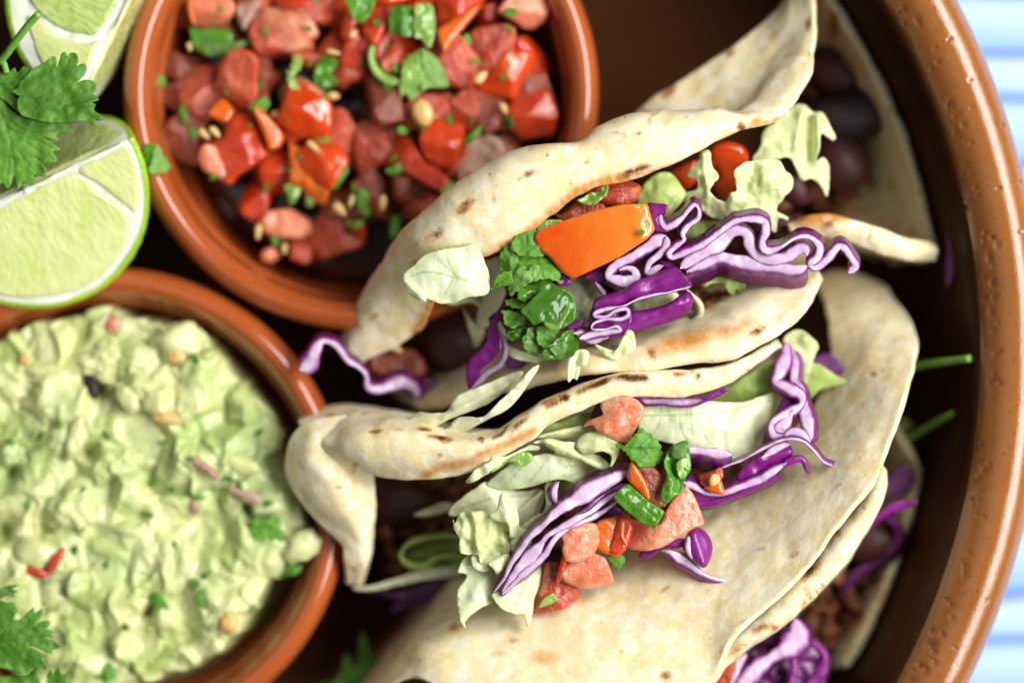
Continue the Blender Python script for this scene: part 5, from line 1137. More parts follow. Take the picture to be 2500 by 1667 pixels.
chunk('tomato_piece', 'K6', [(1310, 870), (1480, 850), (1560, 780), (1680, 830), (1730, 950), (1765, 1060), (1640, 1110), (1460, 1130), (1300, 1070), (1240, 990)], 71, 'flesh_pale', 'pink tomato cube with orange skin on its left side, resting on the tortilla', t=6, gx=.6, gy=1.2, rnd=.25, soft=False, facet=2,
      skins=[([(1262, 795), (1310, 868), (1265, 1000), (1232, 1075), (1208, 1050), (1238, 900)], 71.2, 2.5, -.5, 'skin')])
chunk('tomato_piece', 'K6', [(1100, 870), (1245, 868), (1235, 1060), (1420, 1110), (1455, 1200), (1300, 1315), (1100, 1362), (975, 1365), (1000, 1250), (1070, 1090)], 67.5, 'flesh_pink', 'lowest red tomato slab lying flat on the pale tortilla face', t=5, gx=.3, gy=.9, rnd=.3, soft=False, facet=2)
chunk('tomato_piece', 'K5', [(1040, 1140), (1130, 1090), (1222, 1060), (1262, 1212), (1150, 1192)], 73, 'skin_orange', 'small orange tomato corner holding a seed on the violet cabbage', t=2, rnd=.4, soft=False, gx=0, gy=.5)
chunk('tomato_piece', 'K5', [(1010, 1010), (1130, 975), (1215, 945), (1235, 1040), (1120, 1130), (1040, 1120), (1000, 1060)], 72.6, 'flesh_pink', 'small pink tomato bit just above the seed on the violet cabbage', t=2, rnd=.6)
# seeds share one mesh
_seedmesh = None
def seed(k, xy, z, r, ang, label, group, cat='tomato seed', tilt=0.0):
    """r = half length, half width in crop pixels"""
    global _seedmesh
    s = SC(z) / GRIDS[k][2] * .001 * .78
    if _seedmesh is None:
        o = blob('seed', 'S', (1250, 833), 75, (1, 1, 1), 0, 'seed', None, None, lump=.03)
        _seedmesh = o.data
        V = np.array([v.co[:] for v in _seedmesh.vertices]); V = (V - V.mean(0)) * 1000
        V[:, 1] *= 1 - .25 * V[:, 0]
        _seedmesh.vertices.foreach_set('co', V.ravel()); _seedmesh.update()
        bpy.data.objects.remove(o)
    o = bpy.data.objects.new('seed', _seedmesh)
    COL.objects.link(o)
    o.location = W(G(k, [xy])[0], z)
    o.scale = (r[0] * s, r[1] * s, r[1] * s * .55)
    o.rotation_euler = (0, tilt, -math.radians(ang))
    return tag(o, label, cat, group)
SG = 'loose tomato seeds'
seed('K5', (1150, 1065), 74.2, (84, 66), 60 + 60, 'plump seed on the small orange tomato corner over the violet cabbage', SG)
seed('K7', (1045, 195), 47.5, (95, 48), 30, 'seed on the dull shaded tomato at the left tortilla mouth', SG)

# lower taco: herbs
def herb(name, k, pts, z, mat, label, **kw):
    kw.setdefault('spacing', 5); kw.setdefault('t', .4); kw.setdefault('amp', .4); kw.setdefault('scale', 24)
    return patch(name, k, pts, z, mat, label=label, cat='green onion' if name == 'green_onion' else 'chopped herb', group=kw.pop('group', CG), **kw)
herb('cilantro_leaf', 'K5', [(215, 728), (300, 728), (390, 640), (490, 603), (600, 680), (650, 800), (662, 870), (560, 922), (450, 932), (360, 862), (290, 790)], 76, 'cilantro', 'wide cilantro leaf with a pale midrib below the salmon pink tomato', gx=-.5, gy=.8, veins=[[(220, 730), (420, 760), (630, 750)], [(420, 760), (520, 650)], [(460, 765), (560, 880)]], ridges=[(220, 730, 640, 750, 8, .5)])
herb('green_onion', 'K5', [(720, 770), (800, 710), (890, 690), (915, 780), (928, 950), (870, 1060), (840, 1180), (780, 1212), (685, 1298), (640, 1220), (660, 1120), (700, 1020), (670, 900)], 76.8, 'onion_green', 'glossy crumpled green onion leaf right of the wide cilantro leaf', t=.7, gx=-.8, gy=.3, amp=.9, scale=26, ridges=[(740, 900, 820, 1100, 10, -1.0), (860, 760, 840, 1060, 8, .8)])
herb('green_onion', 'K5', [(730, 790), (800, 720), (880, 705), (890, 790), (840, 860), (760, 850)], 77.3, 'cilantro_pale', 'clear wet film at the top of the crumpled green onion leaf', t=.4)
herb('green_onion', 'K5', [(790, 900), (880, 850), (920, 900), (880, 1010), (830, 1060), (800, 1000)], 77.4, 'onion_light', 'light green fold on the crumpled green onion leaf', t=.4)
herb('green_onion', 'K5', [(175, 1232), (250, 1150), (330, 1098), (420, 1180), (520, 1268), (682, 1362), (640, 1440), (580, 1532), (450, 1470), (300, 1352)], 76.3, 'onion_green', 'broad glossy green onion strip lying across the large pink tomato slab', t=.8, soft=False, gx=.2, gy=.3, cup=-.8, ridges=[(250, 1180, 620, 1460, 26, .8)], veins=[[(250, 1160), (600, 1420)], [(215, 1200), (560, 1480)], [(300, 1120), (640, 1390)]], vein_w=1.2)
herb('cilantro_flake', 'K6', [(1030, 1312), (1080, 1222), (1180, 1160), (1227, 1232), (1150, 1272)], 69, 'onion_light', 'green onion flake on the lowest red tomato slab', soft=False)
herb('cilantro_flake', 'K6', [(1690, 815), (1790, 780), (1870, 840), (1800, 945), (1760, 900)], 68, 'cilantro', 'small green leaf bit at the right of the pink tomato cube')
herb('cilantro_flake', 'K5', [(420, 580), (470, 565), (490, 600), (420, 640)], 73, 'cilantro', 'small green bit touching the lower tip of the salmon pink tomato')

# ------------------------------------------------------------------ lower right taco and bowl floor
chunk('tomato_piece', 'T8', [(480, 1590), (560, 1480), (660, 1410), (700, 1440), (690, 1520), (650, 1600)], 58, 'flesh_pink', 'pink tomato cut by the bottom edge of the photo at the double tortilla rim', t=8, gx=1, gy=-2)
cw = empty('cabbage_shred', W(np.array([1900., 1600.]), 55), 'tangle of purple cabbage below the double tortilla rim at the lower right', 'cabbage', PG)
patch('leaf_face', 'T8', [(660, 1600), (720, 1440), (790, 1360), (960, 1240), (1040, 1170), (1090, 1270), (1200, 1350), (1235, 1450), (1150, 1600)], 50, 'cab_dark', t=1, gx=-1, amp=1.2, scale=30, parent=cw)
ribbon('strand', 'T8', [(1035, 1200), (1050, 1290), (1000, 1360), (900, 1420), (800, 1500), (720, 1600)], [30, 60, 70, 50, 44, 44], 57, 'cab', depth=4, lean=(.2, 0), parent=cw)
ribbon('strand', 'T8', [(1020, 1390), (1030, 1480), (1000, 1600)], [20, 26, 26], 56, 'cab_skin', depth=4, parent=cw)
ribbon('strand', 'T8', [(1100, 1300), (1200, 1400), (1190, 1500), (1100, 1600)], [20, 36, 36, 30], 50, 'cab_skin', depth=5, parent=cw)
ribbon('strand', 'T8', [(760, 1400), (690, 1480), (640, 1590)], [26, 40, 40], 57, 'cab', depth=3, parent=cw)
cw = empty('cabbage_shred', W(np.array([2160., 1280.]), 50), 'purple cabbage loop sticking out between the right tortilla edge and the bowl', 'cabbage', PG)
patch('leaf_face', 'T8', [(1380, 715), (1480, 620), (1600, 535), (1680, 520), (1745, 530), (1650, 580), (1560, 612), (1450, 690)], 52, 'cab_skin', t=1.2, gy=-2, amp=.5, parent=cw)
ribbon('strand', 'T8', [(1560, 610), (1630, 680), (1610, 780), (1500, 870), (1380, 960), (1300, 1050)], [14, 24, 26, 30, 30, 20], [46, 43, 40, 38, 36, 34], 'cab_dark', depth=4, parent=cw)
patch('cabbage_leaf', 'T8', [(1500, 520), (1560, 400), (1660, 310), (1730, 380), (1690, 470), (1580, 500)], 38, 'cab_dark', t=1, label='dark purple cabbage in shade just above the purple loop at right', cat='cabbage', group=PG)
patch('cabbage_leaf', 'F', [(2170, 420), (2190, 385), (2210, 400), (2205, 520), (2190, 640), (2172, 650), (2175, 530)], 50, 'cab_skin', t=1, gx=4, label='deep purple shred stuck on the inner wall of the big bowl', cat='cabbage', group=PG)
patch('cabbage_leaf', 'F', [(1900, 810), (1930, 830), (1970, 880), (1900, 870), (1860, 830)], 50, 'cab_dark', t=1, label='dark purple scrap behind the curled right end of the open tortilla', cat='cabbage', group=PG)
lett('T8', [(1560, 240), (1640, 60), (1720, 90), (1660, 200), (1590, 330), (1540, 360)], 30, 'lett_green', 'blurred green scrap on the bowl floor right of the pale tortilla')
for pts, z, r, lab in [
    ([(2070, 845), (2150, 833), (2228, 823)], [40, 50, 60], 10, 'top of three blurred green stems on the floor of the big bowl'),
    ([(2085, 1010), (2140, 975), (2190, 948)], [32, 42, 50], 10, 'middle of three blurred green stems on the floor of the big bowl'),
    ([(2120, 1190), (2165, 1165), (2202, 1144)], [36, 46, 53], 9, 'lowest of three blurred green stems, with a pale cut end'),
]:
    stem('F', pts, z, r, label=lab, cat='herb stem', group='herb stems on the bowl floor')
herb('cilantro_flake', 'F', [(2192, 1140), (2205, 1125), (2226, 1128), (2228, 1142), (2208, 1153)], 56, 'onion_light', 'pale green flake at the end of the lowest stem on the bowl wall', group='herb stems on the bowl floor')

# ------------------------------------------------------------------ salsa
wz = SAL
V, F = lathe([(0, 27), (20, 27), (40, 27), (46.6, 26.4), (46.6, 20), (0, 20)], 90)
V[..., 2] += .0006 * fbm(V * 120, 3, 2) * (V[..., 2] > .0255)
obj('salsa_juice', (V + np.array([wz[0], wz[1], 0])).reshape(-1, 3), F, M['juice'], label='dark red juice pooled at the bottom of the salsa ramekin', cat='salsa juice')
# lower layer of dice: one piece of each kind, then copies
protos = []
for i, m in enumerate(['flesh_dull', 'flesh_red', 'flesh_pink', 'flesh_pink', 'skin']):
    a = np.linspace(0, 2 * math.pi, 6 + i % 3, endpoint=False)
    pts = [(1250 + 76 * math.cos(q + .2 * rng.normal()) * rng.uniform(.8, 1.25), 833 + 66 * math.sin(q) * rng.uniform(.8, 1.2)) for q in a]
    protos.append(patch('tomato_dice', 'S', pts, 60, m, t=8, rnd=.5, soft=False, amp=.25, scale=24, spacing=8, facets=[((math.cos(i), math.sin(i)), 8, .9), ((math.cos(i + 2.2), math.sin(i + 2.2)), 14, .7)]))
used = set()
CLOCK = ['three', 'two', 'one', 'twelve', 'eleven', 'ten', 'nine', 'eight', 'seven', 'six', 'five', 'four']
def clock(dx, dy, R_):
    h = CLOCK[int(round(math.degrees(math.atan2(dy, dx)) / 30)) % 12]
    q = math.hypot(dx, dy) / R_
    return "at %s o'clock, %s" % (h, 'near the centre' if q < .38 else 'halfway out' if q < .7 else 'near the rim')
HUE = ['dull brown-red', 'bright red', 'rosy', 'pinkish red', 'glossy red-skinned']
cnt = 0
for i in range(900):
    r, th = 42 * math.sqrt(rng.uniform()), rng.uniform(0, 2 * math.pi)
    x, y = wz[0] * 1000 + r * math.cos(th), wz[1] * 1000 + r * math.sin(th)
    if r * math.cos(th - math.radians(222)) > 31 or r * math.cos(th - math.radians(275)) > 33: continue
    if y > 100: continue
    if any((x - a) ** 2 + (y - b) ** 2 < 85 for a, b in used): continue
    used.add((x, y))
    p = protos[cnt % 5]
    o = p if cnt < 5 else p.copy()
    if cnt >= 5: COL.objects.link(o)
    o.location = (x * .001, y * .001, rng.uniform(.026, .036) + .004 * (1 - r / 42))
    o.rotation_euler = (rng.uniform(-.4, .4), rng.uniform(-.4, .4), rng.uniform(0, 6.28))
    tag(o, '%s tomato dice deep in the salsa %s' % (HUE[cnt % 5], clock(x - wz[0] * 1000, y - wz[1] * 1000, 45)), 'tomato piece', 'tomato dice low in the salsa')
    cnt += 1
SD = 'diced tomatoes on top of the salsa'
Z = 46
for k, pts, z, m, soft, skins, lab in [
    ('S1', [(540, 0), (620, -40), (980, -40), (1050, 60), (1000, 200), (900, 290), (760, 350), (680, 362), (600, 290), (545, 160)], 47, 'flesh_pale', True, [([(508, -30), (548, 0), (560, 150), (610, 300), (530, 245), (508, 110)], 47, 3, 0, 'skin_orange')], 'peach coloured tomato with an orange skin edge at the upper left of the salsa'),
    ('S1', [(1290, 230), (1400, 90), (1600, 75), (1750, 60), (1900, 150), (2010, 390), (1900, 480), (1800, 570), (1620, 612), (1450, 440), (1350, 330)], 46, 'flesh_pale', True, [], 'large dusky pink tomato with wet sparkles near the top of the salsa'),
    ('S1', [(1500, -40), (1920, -40), (1930, 80), (1750, 90), (1560, 130)], 47, 'flesh_red', True, [], 'dark red tomato cut by the top edge above the large dusky pink one'),
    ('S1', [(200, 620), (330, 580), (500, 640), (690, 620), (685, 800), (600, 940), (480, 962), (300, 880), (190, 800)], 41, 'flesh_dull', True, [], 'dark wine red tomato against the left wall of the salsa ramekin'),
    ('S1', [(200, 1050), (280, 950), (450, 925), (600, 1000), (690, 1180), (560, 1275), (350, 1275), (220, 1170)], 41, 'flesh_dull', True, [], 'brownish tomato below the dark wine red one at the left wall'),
    ('S1', [(300, 20), (420, 20), (510, 120), (500, 330), (380, 330), (320, 200)], 39, 'flesh_red', True, [], 'shadowed red tomato in the upper left corner of the salsa'),
    ('S1', [(735, 1180), (760, 1000), (830, 930), (880, 760), (980, 590), (1100, 548), (1250, 600), (1330, 700), (1300, 900), (1310, 1080), (1200, 1260), (1080, 1290), (960, 1150), (880, 1130), (800, 1230)], 49, 'flesh_pink', False, [([(880, 1130), (960, 1160), (1050, 1275), (960, 1405), (840, 1370), (722, 1312), (780, 1230)], 49, -1, 3, 'skin_orange')], 'tall rough-cut tomato chunk with an orange skin triangle at its foot'),
    ('S1', [(1250, 600), (1420, 640), (1482, 780), (1445, 1000), (1335, 1110), (1310, 1080), (1300, 880)], 45, 'flesh_dull', True, [], 'shaded brown side piece right of the tall rough-cut chunk'),
    ('S1', [(1650, 560), (1850, 590), (2040, 620), (2035, 720), (1950, 800), (1820, 765), (1700, 690)], 45, 'flesh_pink', True, [], 'pink tomato strip left of the folded dark green leaf'),
    ('S1', [(1720, 870), (1850, 900), (1980, 1000), (2100, 1060), (2090, 1180), (2020, 1330), (1950, 1402), (1870, 1330), (1810, 1150), (1750, 1000)], 48, 'flesh_pale', True, [], 'pale onion-like tomato sliver pointing down in the middle of the salsa'),
    ('S2', [(840, 280), (830, -40), (1330, -40), (1290, 30), (1150, 110), (1000, 185)], 51, 'flesh_red', False, [([(838, 285), (1000, 185), (1295, 25), (1200, 150), (1050, 330), (916, 505), (880, 440)], 50.5, -1, 3.5, 'skin_orange')], 'sharp orange-red tomato wedge pointing down at the top of the salsa'),
    ('S2', [(1420, 110), (1500, 0), (1600, -50), (1900, -50), (1935, 100), (1880, 200), (1770, 282), (1680, 272), (1560, 190)], 49, 'flesh_pale', True, [], 'bright pink tomato with a white glint at the upper right of the salsa'),
    ('S2', [(1230, 60), (1420, 20), (1420, 180), (1330, 240), (1230, 220)], 43, 'flesh_red', True, [], 'dark red tomato between the sharp wedge and the bright pink piece'),
    ('S2', [(1170, 300), (1300, 250), (1500, 225), (1600, 270), (1612, 370), (1572, 560), (1480, 690), (1330, 800), (1180, 822), (1048, 822), (1060, 700), (1150, 500)], 49.5, 'flesh_pink', False, [], 'big red tomato cube with one seed on its face at the right'),
    ('S2', [(1620, 350), (1700, 340), (1850, 480), (1955, 660), (1900, 725), (1750, 710), (1600, 660)], 43, 'flesh_red', True, [], 'dark crimson tomato by the right wall behind the big cube'),
    ('S2', [(1400, 730), (1600, 690), (1800, 710), (1890, 695), (1960, 900), (2005, 1040), (1950, 1092), (1800, 1102), (1650, 1062), (1550, 1000), (1450, 900), (1340, 850)], 46, 'flesh_dull', True, [], 'wide dusky tomato slab under the big cube at the right wall'),
    ('S2', [(1250, 850), (1400, 840), (1450, 930), (1420, 980), (1290, 960)], 45, 'skin', True, [], 'small bright red skin corner under the big cube'),
    ('S2', [(130, 280), (200, 60), (400, 40), (430, 250), (350, 440), (300, 452), (200, 400)], 49, 'flesh_red', True, [], 'orange tomato with a wet white sheen left of the green onion ring'),
    ('S2', [(290, 600), (400, 430), (480, 370), (560, 450), (560, 620), (490, 705), (340, 690)], 49.5, 'flesh_pink', True, [], 'shiny pinkish tomato inside the light green leaf curl'),
    ('S2', [(-50, 430), (60, 290), (160, 400), (190, 560), (230, 760), (120, 805), (0, 785), (-100, 700)], 47, 'flesh_red', True, [], 'red tomato left of the light green leaf curl'),
    ('S2', [(-60, 200), (20, 80), (110, 210), (130, 300), (50, 400), (-70, 380)], 46, 'skin', True, [], 'orange-red tomato under the dark green leaf at the top'),
    ('S2', [(230, 40), (240, -40), (620, -40), (560, 20), (420, 60)], 49, 'skin', True, [], 'red tomato skin strip at the top edge left of the green onion ring'),
    ('S2', [(200, 1050), (330, 1000), (430, 1010), (470, 1150), (420, 1260), (280, 1290), (200, 1180)], 42, 'flesh_dull', True, [], 'dull red tomato left of the yellow-hearted one'),
    ('S2', [(430, 1050), (560, 990), (640, 900), (800, 880), (950, 920), (982, 1040), (900, 1130), (800, 1200), (700, 1252), (560, 1252), (480, 1170)], 50, 'flesh_pink', True, [], 'yellow-hearted tomato piece with a bright glint'),
    ('S2', [(700, 1230), (860, 1110), (960, 1160), (1100, 1180), (1125, 1250), (1080, 1400), (1040, 1560), (1000, 1620), (850, 1600), (720, 1500), (670, 1350)], 51, 'skin', True, [], 'smooth orange-red skin piece shaped like a tooth'),
    ('S2', [(960, 960), (1080, 870), (1200, 830), (1242, 960), (1262, 1050), (1232, 1150), (1180, 1292), (1100, 1230), (980, 1150)], 48, 'flesh_pink', True, [], 'rosy tomato right of the yellow-hearted one'),
    ('S2', [(1240, 980), (1450, 960), (1560, 1080), (1592, 1150), (1540, 1242), (1420, 1252), (1290, 1160)], 45, 'flesh_dull', True, [], 'round brownish tomato below the wide dusky slab'),
    ('S4', [(460, 660), (560, 590), (700, 610), (720, 500), (800, 440), (900, 480), (1000, 560), (1040, 650), (1110, 760), (1350, 912), (1330, 982), (1250, 1042), (1130, 982), (950, 872), (800, 802), (640, 792)], 49, 'flesh_red', False, [], 'long vivid red tomato slice running to the lower right of the salsa'),
    ('S4', [(470, 560), (600, 380), (720, 420), (720, 520), (690, 610), (560, 600)], 43, 'flesh_dull', True, [], 'dim red tomato above the long vivid slice'),
    ('S4', [(400, 700), (480, 660), (640, 790), (720, 900), (600, 985), (480, 900)], 43, 'flesh_dull', True, [], 'brown-red tomato under the left end of the long vivid slice'),
    ('S4', [(420, 950), (560, 880), (720, 900), (820, 1000), (860, 1150), (780, 1342), (640, 1282), (480, 1232), (380, 1100)], 44, 'flesh_dull', True, [], 'seedy brown-red tomato near the bottom of the salsa'),
    ('S4', [(820, 900), (960, 880), (1150, 1000), (1080, 1180), (900, 1250), (850, 1120)], 40, 'flesh_red', True, [], 'dark red tomato right of the seedy brown-red one'),
    ('S4', [(150, 1220), (330, 1100), (500, 1300), (560, 1450), (540, 1560), (300, 1585), (190, 1575), (160, 1400)], 41, 'flesh_red', True, [], 'deep red tomato block at the bottom edge of the salsa heap'),
    ('S3', [(160, 330), (230, 180), (330, 100), (450, 90), (600, 110), (620, 200), (540, 300), (520, 400), (545, 600), (480, 602), (330, 550), (200, 430)], 45, 'flesh_dull', True, [], 'rounded tan-pink tomato at the left wall beside two seeds'),
    ('S3', [(520, 480), (560, 380), (760, 340), (790, 210), (900, 110), (1030, 90), (1110, 100), (1150, 300), (1200, 450), (1200, 500), (1050, 600), (900, 700), (830, 792), (700, 722), (570, 652)], 50, 'flesh_red', True, [([(1040, 60), (1072, 38), (1180, 110), (1300, 250), (1352, 340), (1300, 430), (1200, 460), (1150, 300)], 50, -2.5, 1, 'skin_orange')], 'biggest bright red tomato chunk with an orange flank, left of centre'),
    ('S3', [(530, 450), (600, 400), (690, 420), (740, 560), (800, 640), (820, 770), (700, 722), (570, 655), (520, 540)], 50.6, 'flesh_pale', True, [], 'pale peach end lying on the biggest bright red chunk'),
    ('S3', [(900, 1000), (960, 850), (1080, 700), (1180, 680), (1230, 800), (1220, 950), (1150, 1100), (1060, 1142), (950, 1080)], 41, 'flesh_red', True, [], 'dark cherry red tomato hanging below the biggest chunk'),
    ('S3', [(1380, 378), (1430, 400), (1600, 480), (1760, 560), (1852, 660), (1800, 782), (1740, 972), (1700, 985), (1600, 920), (1500, 830), (1390, 782), (1400, 600)], 47, 'skin_orange', False, [], 'amber brown tomato slice pointing down in the lower salsa'),
    ('S3', [(1330, 100), (1500, 10), (1555, 200), (1545, 350), (1400, 400), (1320, 300)], 45, 'skin', True, [], 'dark orange tomato between the biggest chunk and the pale sliver'),
    ('S3', [(1180, 1040), (1400, 1010), (1600, 1120), (1622, 1250), (1500, 1302), (1300, 1302), (1150, 1250), (1100, 1150)], 43, 'flesh_pale', True, [], 'pale tan tomato block lowest in the salsa'),
    ('S3', [(1400, 1310), (1610, 1280), (1622, 1500), (1560, 1552), (1400, 1500)], 40, 'flesh_pink', True, [], 'rosy tomato under the pale tan block'),
    ('S3', [(1130, 1420), (1250, 1370), (1310, 1470), (1220, 1545), (1120, 1510)], 40, 'flesh_pale', True, [], 'small pale tomato left below the pale tan block'),
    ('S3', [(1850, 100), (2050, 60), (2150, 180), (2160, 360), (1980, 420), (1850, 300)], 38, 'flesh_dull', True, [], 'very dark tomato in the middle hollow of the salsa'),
]:
    chunk('tomato_piece', k, pts, z, m, lab, t=9, soft=False, skins=skins, group=SD, rnd=.55, amp=.28, spacing=6.5, facet=2)
chunk('onion_piece', 'S4', [(1470, 620), (1560, 520), (1700, 490), (1850, 560), (1900, 700), (1850, 830), (1700, 940), (1500, 985), (1420, 860)], 45, 'onion_pink', 'round greyish onion slice with a pale rim beside the toothed red piece', t=5, cat='onion piece', rnd=1.2, amp=.5)
chunk('onion_piece', 'S1', [(1050, 100), (1150, 20), (1340, 0), (1300, 130), (1200, 280), (1150, 345), (1080, 250)], 46, 'onion_pink', 'greyish wet onion bit between two pink tomatoes at the top', t=6, cat='onion piece', rnd=1.2, amp=.7)
chunk('onion_piece', 'S3', [(1540, 260), (1640, 240), (1740, 330), (1720, 420), (1600, 400), (1540, 340)], 44, 'onion_pink', 'glassy lilac onion bit beside the seed on the amber tomato slice', t=5, cat='onion piece', rnd=1.2, amp=.7)
SH = 'chopped herbs in the salsa'
for nm, k, pts, z, m, lab, kw in [
    ('green_onion', 'S1', [(530, 290), (640, 340), (850, 330), (1000, 370), (1010, 470), (850, 560), (720, 602), (620, 582), (560, 480)], 44, 'onion_green', 'dark green onion piece under the peach coloured tomato', dict(gy=2)),
    ('green_onion', 'S1', [(680, 560), (720, 510), (860, 500), (1180, 470), (1180, 510), (1000, 590), (830, 640), (700, 620)], 45, 'cilantro_pale', 'pale strip along the dark green onion piece', {}),
    ('green_onion', 'S1', [(2040, 650), (2200, 680), (2222, 760), (2150, 830), (2222, 960), (2100, 1012), (1970, 980), (1960, 830)], 46, 'onion_green', 'folded dark green leaf left of the red tomato in the middle', dict(amp=.9)),
    ('cilantro_leaf', 'S1', [(1740, 650), (1812, 690), (1780, 800), (1720, 880), (1832, 1120), (1790, 1152), (1680, 960), (1650, 820), (1690, 812)], 49, 'onion_light', 'thin bright green hook above the pale tomato sliver', {}),
    ('cilantro_leaf', 'S1', [(1200, 1230), (1290, 1170), (1422, 1135), (1412, 1240), (1330, 1285), (1250, 1255)], 48, 'cilantro', 'green leaf tip between the tall chunk and the biggest red chunk', {}),
    ('cilantro_leaf', 'S1', [(1580, 1010), (1680, 990), (1750, 1080), (1700, 1155), (1580, 1140)], 44, 'onion_light', 'olive green bit left of the pale tomato sliver', {}),
    ('cilantro_leaf', 'S1', [(140, 890), (210, 870), (250, 920), (240, 990), (160, 980)], 44, 'cilantro', 'small green square at the left wall of the salsa', {}),
    ('cilantro_leaf', 'S1', [(400, 1250), (470, 1230), (490, 1330), (470, 1440), (430, 1340)], 46, 'cilantro', 'dark green thread over the rounded tan-pink tomato', {}),
    ('green_onion', 'S2', [(410, 70), (560, 60), (610, 60), (640, 200), (620, 345), (440, 332), (395, 260)], 51, 'onion_green', 'left half of the bent green onion ring at the top', dict(amp=.5, ridges=[(520, 70, 520, 330, 14, 1.2)])),
    ('green_onion', 'S2', [(640, 60), (700, 35), (800, 50), (832, 250), (800, 435), (760, 455), (700, 375), (630, 340)], 51.5, 'onion_light', 'right light half of the bent green onion ring at the top', dict(amp=.5, gx=-2)),
    ('cilantro_leaf', 'S2', [(530, 590), (620, 520), (700, 470), (720, 640), (700, 860), (690, 890), (650, 920), (600, 972), (570, 900), (556, 880), (500, 925), (490, 850), (500, 740)], 52, 'onion_light', 'bright light green leaf with a forked tip right of centre', dict(soft=False, gx=1.5)),
    ('green_onion', 'S2', [(700, 470), (800, 520), (880, 600), (962, 812), (880, 842), (780, 842), (700, 860), (715, 650)], 51.5, 'cilantro_pale', 'grey-green wet leaf half joined to the forked bright one', dict(gx=-2.5)),
    ('cilantro_leaf', 'S2', [(-20, -40), (235, -40), (212, 120), (130, 212), (60, 192), (10, 80)], 50, 'onion_green', 'very dark green leaf at the top edge of the salsa', {}),
    ('cilantro_leaf', 'S2', [(1120, 330), (1165, 380), (1130, 600), (1080, 600), (1090, 460)], 49, 'onion_green', 'narrow green sliver on the left side of the big red cube', {}),
    ('cilantro_leaf', 'S4', [(330, 800), (392, 800), (382, 860), (270, 1022), (238, 1012), (290, 900)], 48, 'cilantro', 'green sliver at the right edge of the amber tomato slice', {}),
    ('cilantro_leaf', 'S4', [(760, 850), (880, 788), (932, 800), (922, 832), (830, 884)], 50, 'cilantro', 'green sliver under the long vivid red slice', {}),
    ('cilantro_leaf', 'S4', [(500, 1040), (560, 1030), (592, 1090), (560, 1150), (602, 1240), (560, 1282), (490, 1200)], 46, 'cilantro', 'wavy green leaf bit on the seedy brown-red tomato', {}),
    ('cilantro_leaf', 'S4', [(370, 1320), (450, 1350), (540, 1320), (500, 1392), (430, 1402)], 44, 'cilantro', 'green bit on the deep red tomato block', {}),
    ('cilantro_leaf', 'S4', [(820, 1300), (900, 1280), (882, 1400), (840, 1502), (800, 1450)], 40, 'cilantro', 'dim green leaf at the lower right of the salsa heap', {}),
    ('cilantro_leaf', 'S4', [(1300, 1000), (1362, 960), (1432, 1040), (1350, 1092), (1290, 1062)], 48, 'cilantro_pale', 'small green leaf by the taco lip at the lower right of the salsa', {}),
    ('cilantro_leaf', 'S4', [(1490, 580), (1600, 480), (1662, 418), (1642, 492), (1550, 585)], 50, 'cilantro', 'thin green blade beside the round greyish onion slice', {}),
    ('cilantro_leaf', 'S4', [(870, 430), (940, 450), (932, 502), (880, 482)], 50, 'cilantro', 'tiny green fleck above the long vivid red slice', {}),
    ('cilantro_leaf', 'S4', [(60, 560), (150, 500), (220, 600), (180, 680), (90, 640)], 47, 'cilantro', 'wet green fleck beside the seed on the amber tomato slice', {}),
    ('cilantro_leaf', 'S3', [(1370, 790), (1500, 780), (1482, 880), (1420, 972), (1380, 880)], 46, 'onion_light', 'olive leaf point under the amber tomato slice', {}),
    ('cilantro_leaf', 'S3', [(1560, 910), (1620, 900), (1630, 960), (1570, 985)], 45, 'onion_light', 'small olive bit right of the olive leaf point', {}),
    ('cilantro_leaf', 'S3', [(1220, 1290), (1280, 1300), (1285, 1370), (1240, 1340)], 45, 'cilantro', 'green speck below the pale tan block', {}),
]:
    herb(nm, k, pts, z, m, lab, group=SH, **kw)
ribbon('green_onion', 'S2', [(230, 440), (220, 560), (265, 680), (370, 770), (490, 790)], [30, 36, 40, 46, 46], 50.5, 'onion_light', depth=3, lean=(.2, .2), label='light green leaf curl round the shiny pinkish tomato', cat='green onion', group=SH)
pw = W(G('S3', [(130, 540)])[0], 52)
herb('cilantro_leaf', 'S3', [(20, 420), (80, 390), (110, 440), (90, 560), (60, 670), (20, 650), (10, 520)], 54.5, 'onion_green', 'dark half of the wet leaf stuck on the salsa ramekin rim by the lime', group=SH, gx=3)
herb('cilantro_leaf', 'S3', [(110, 440), (150, 430), (200, 530), (252, 620), (200, 662), (60, 675), (90, 560)], 54.8, 'cilantro_pale', 'pale half of the wet leaf stuck on the salsa ramekin rim by the lime', group=SH, gx=-3)
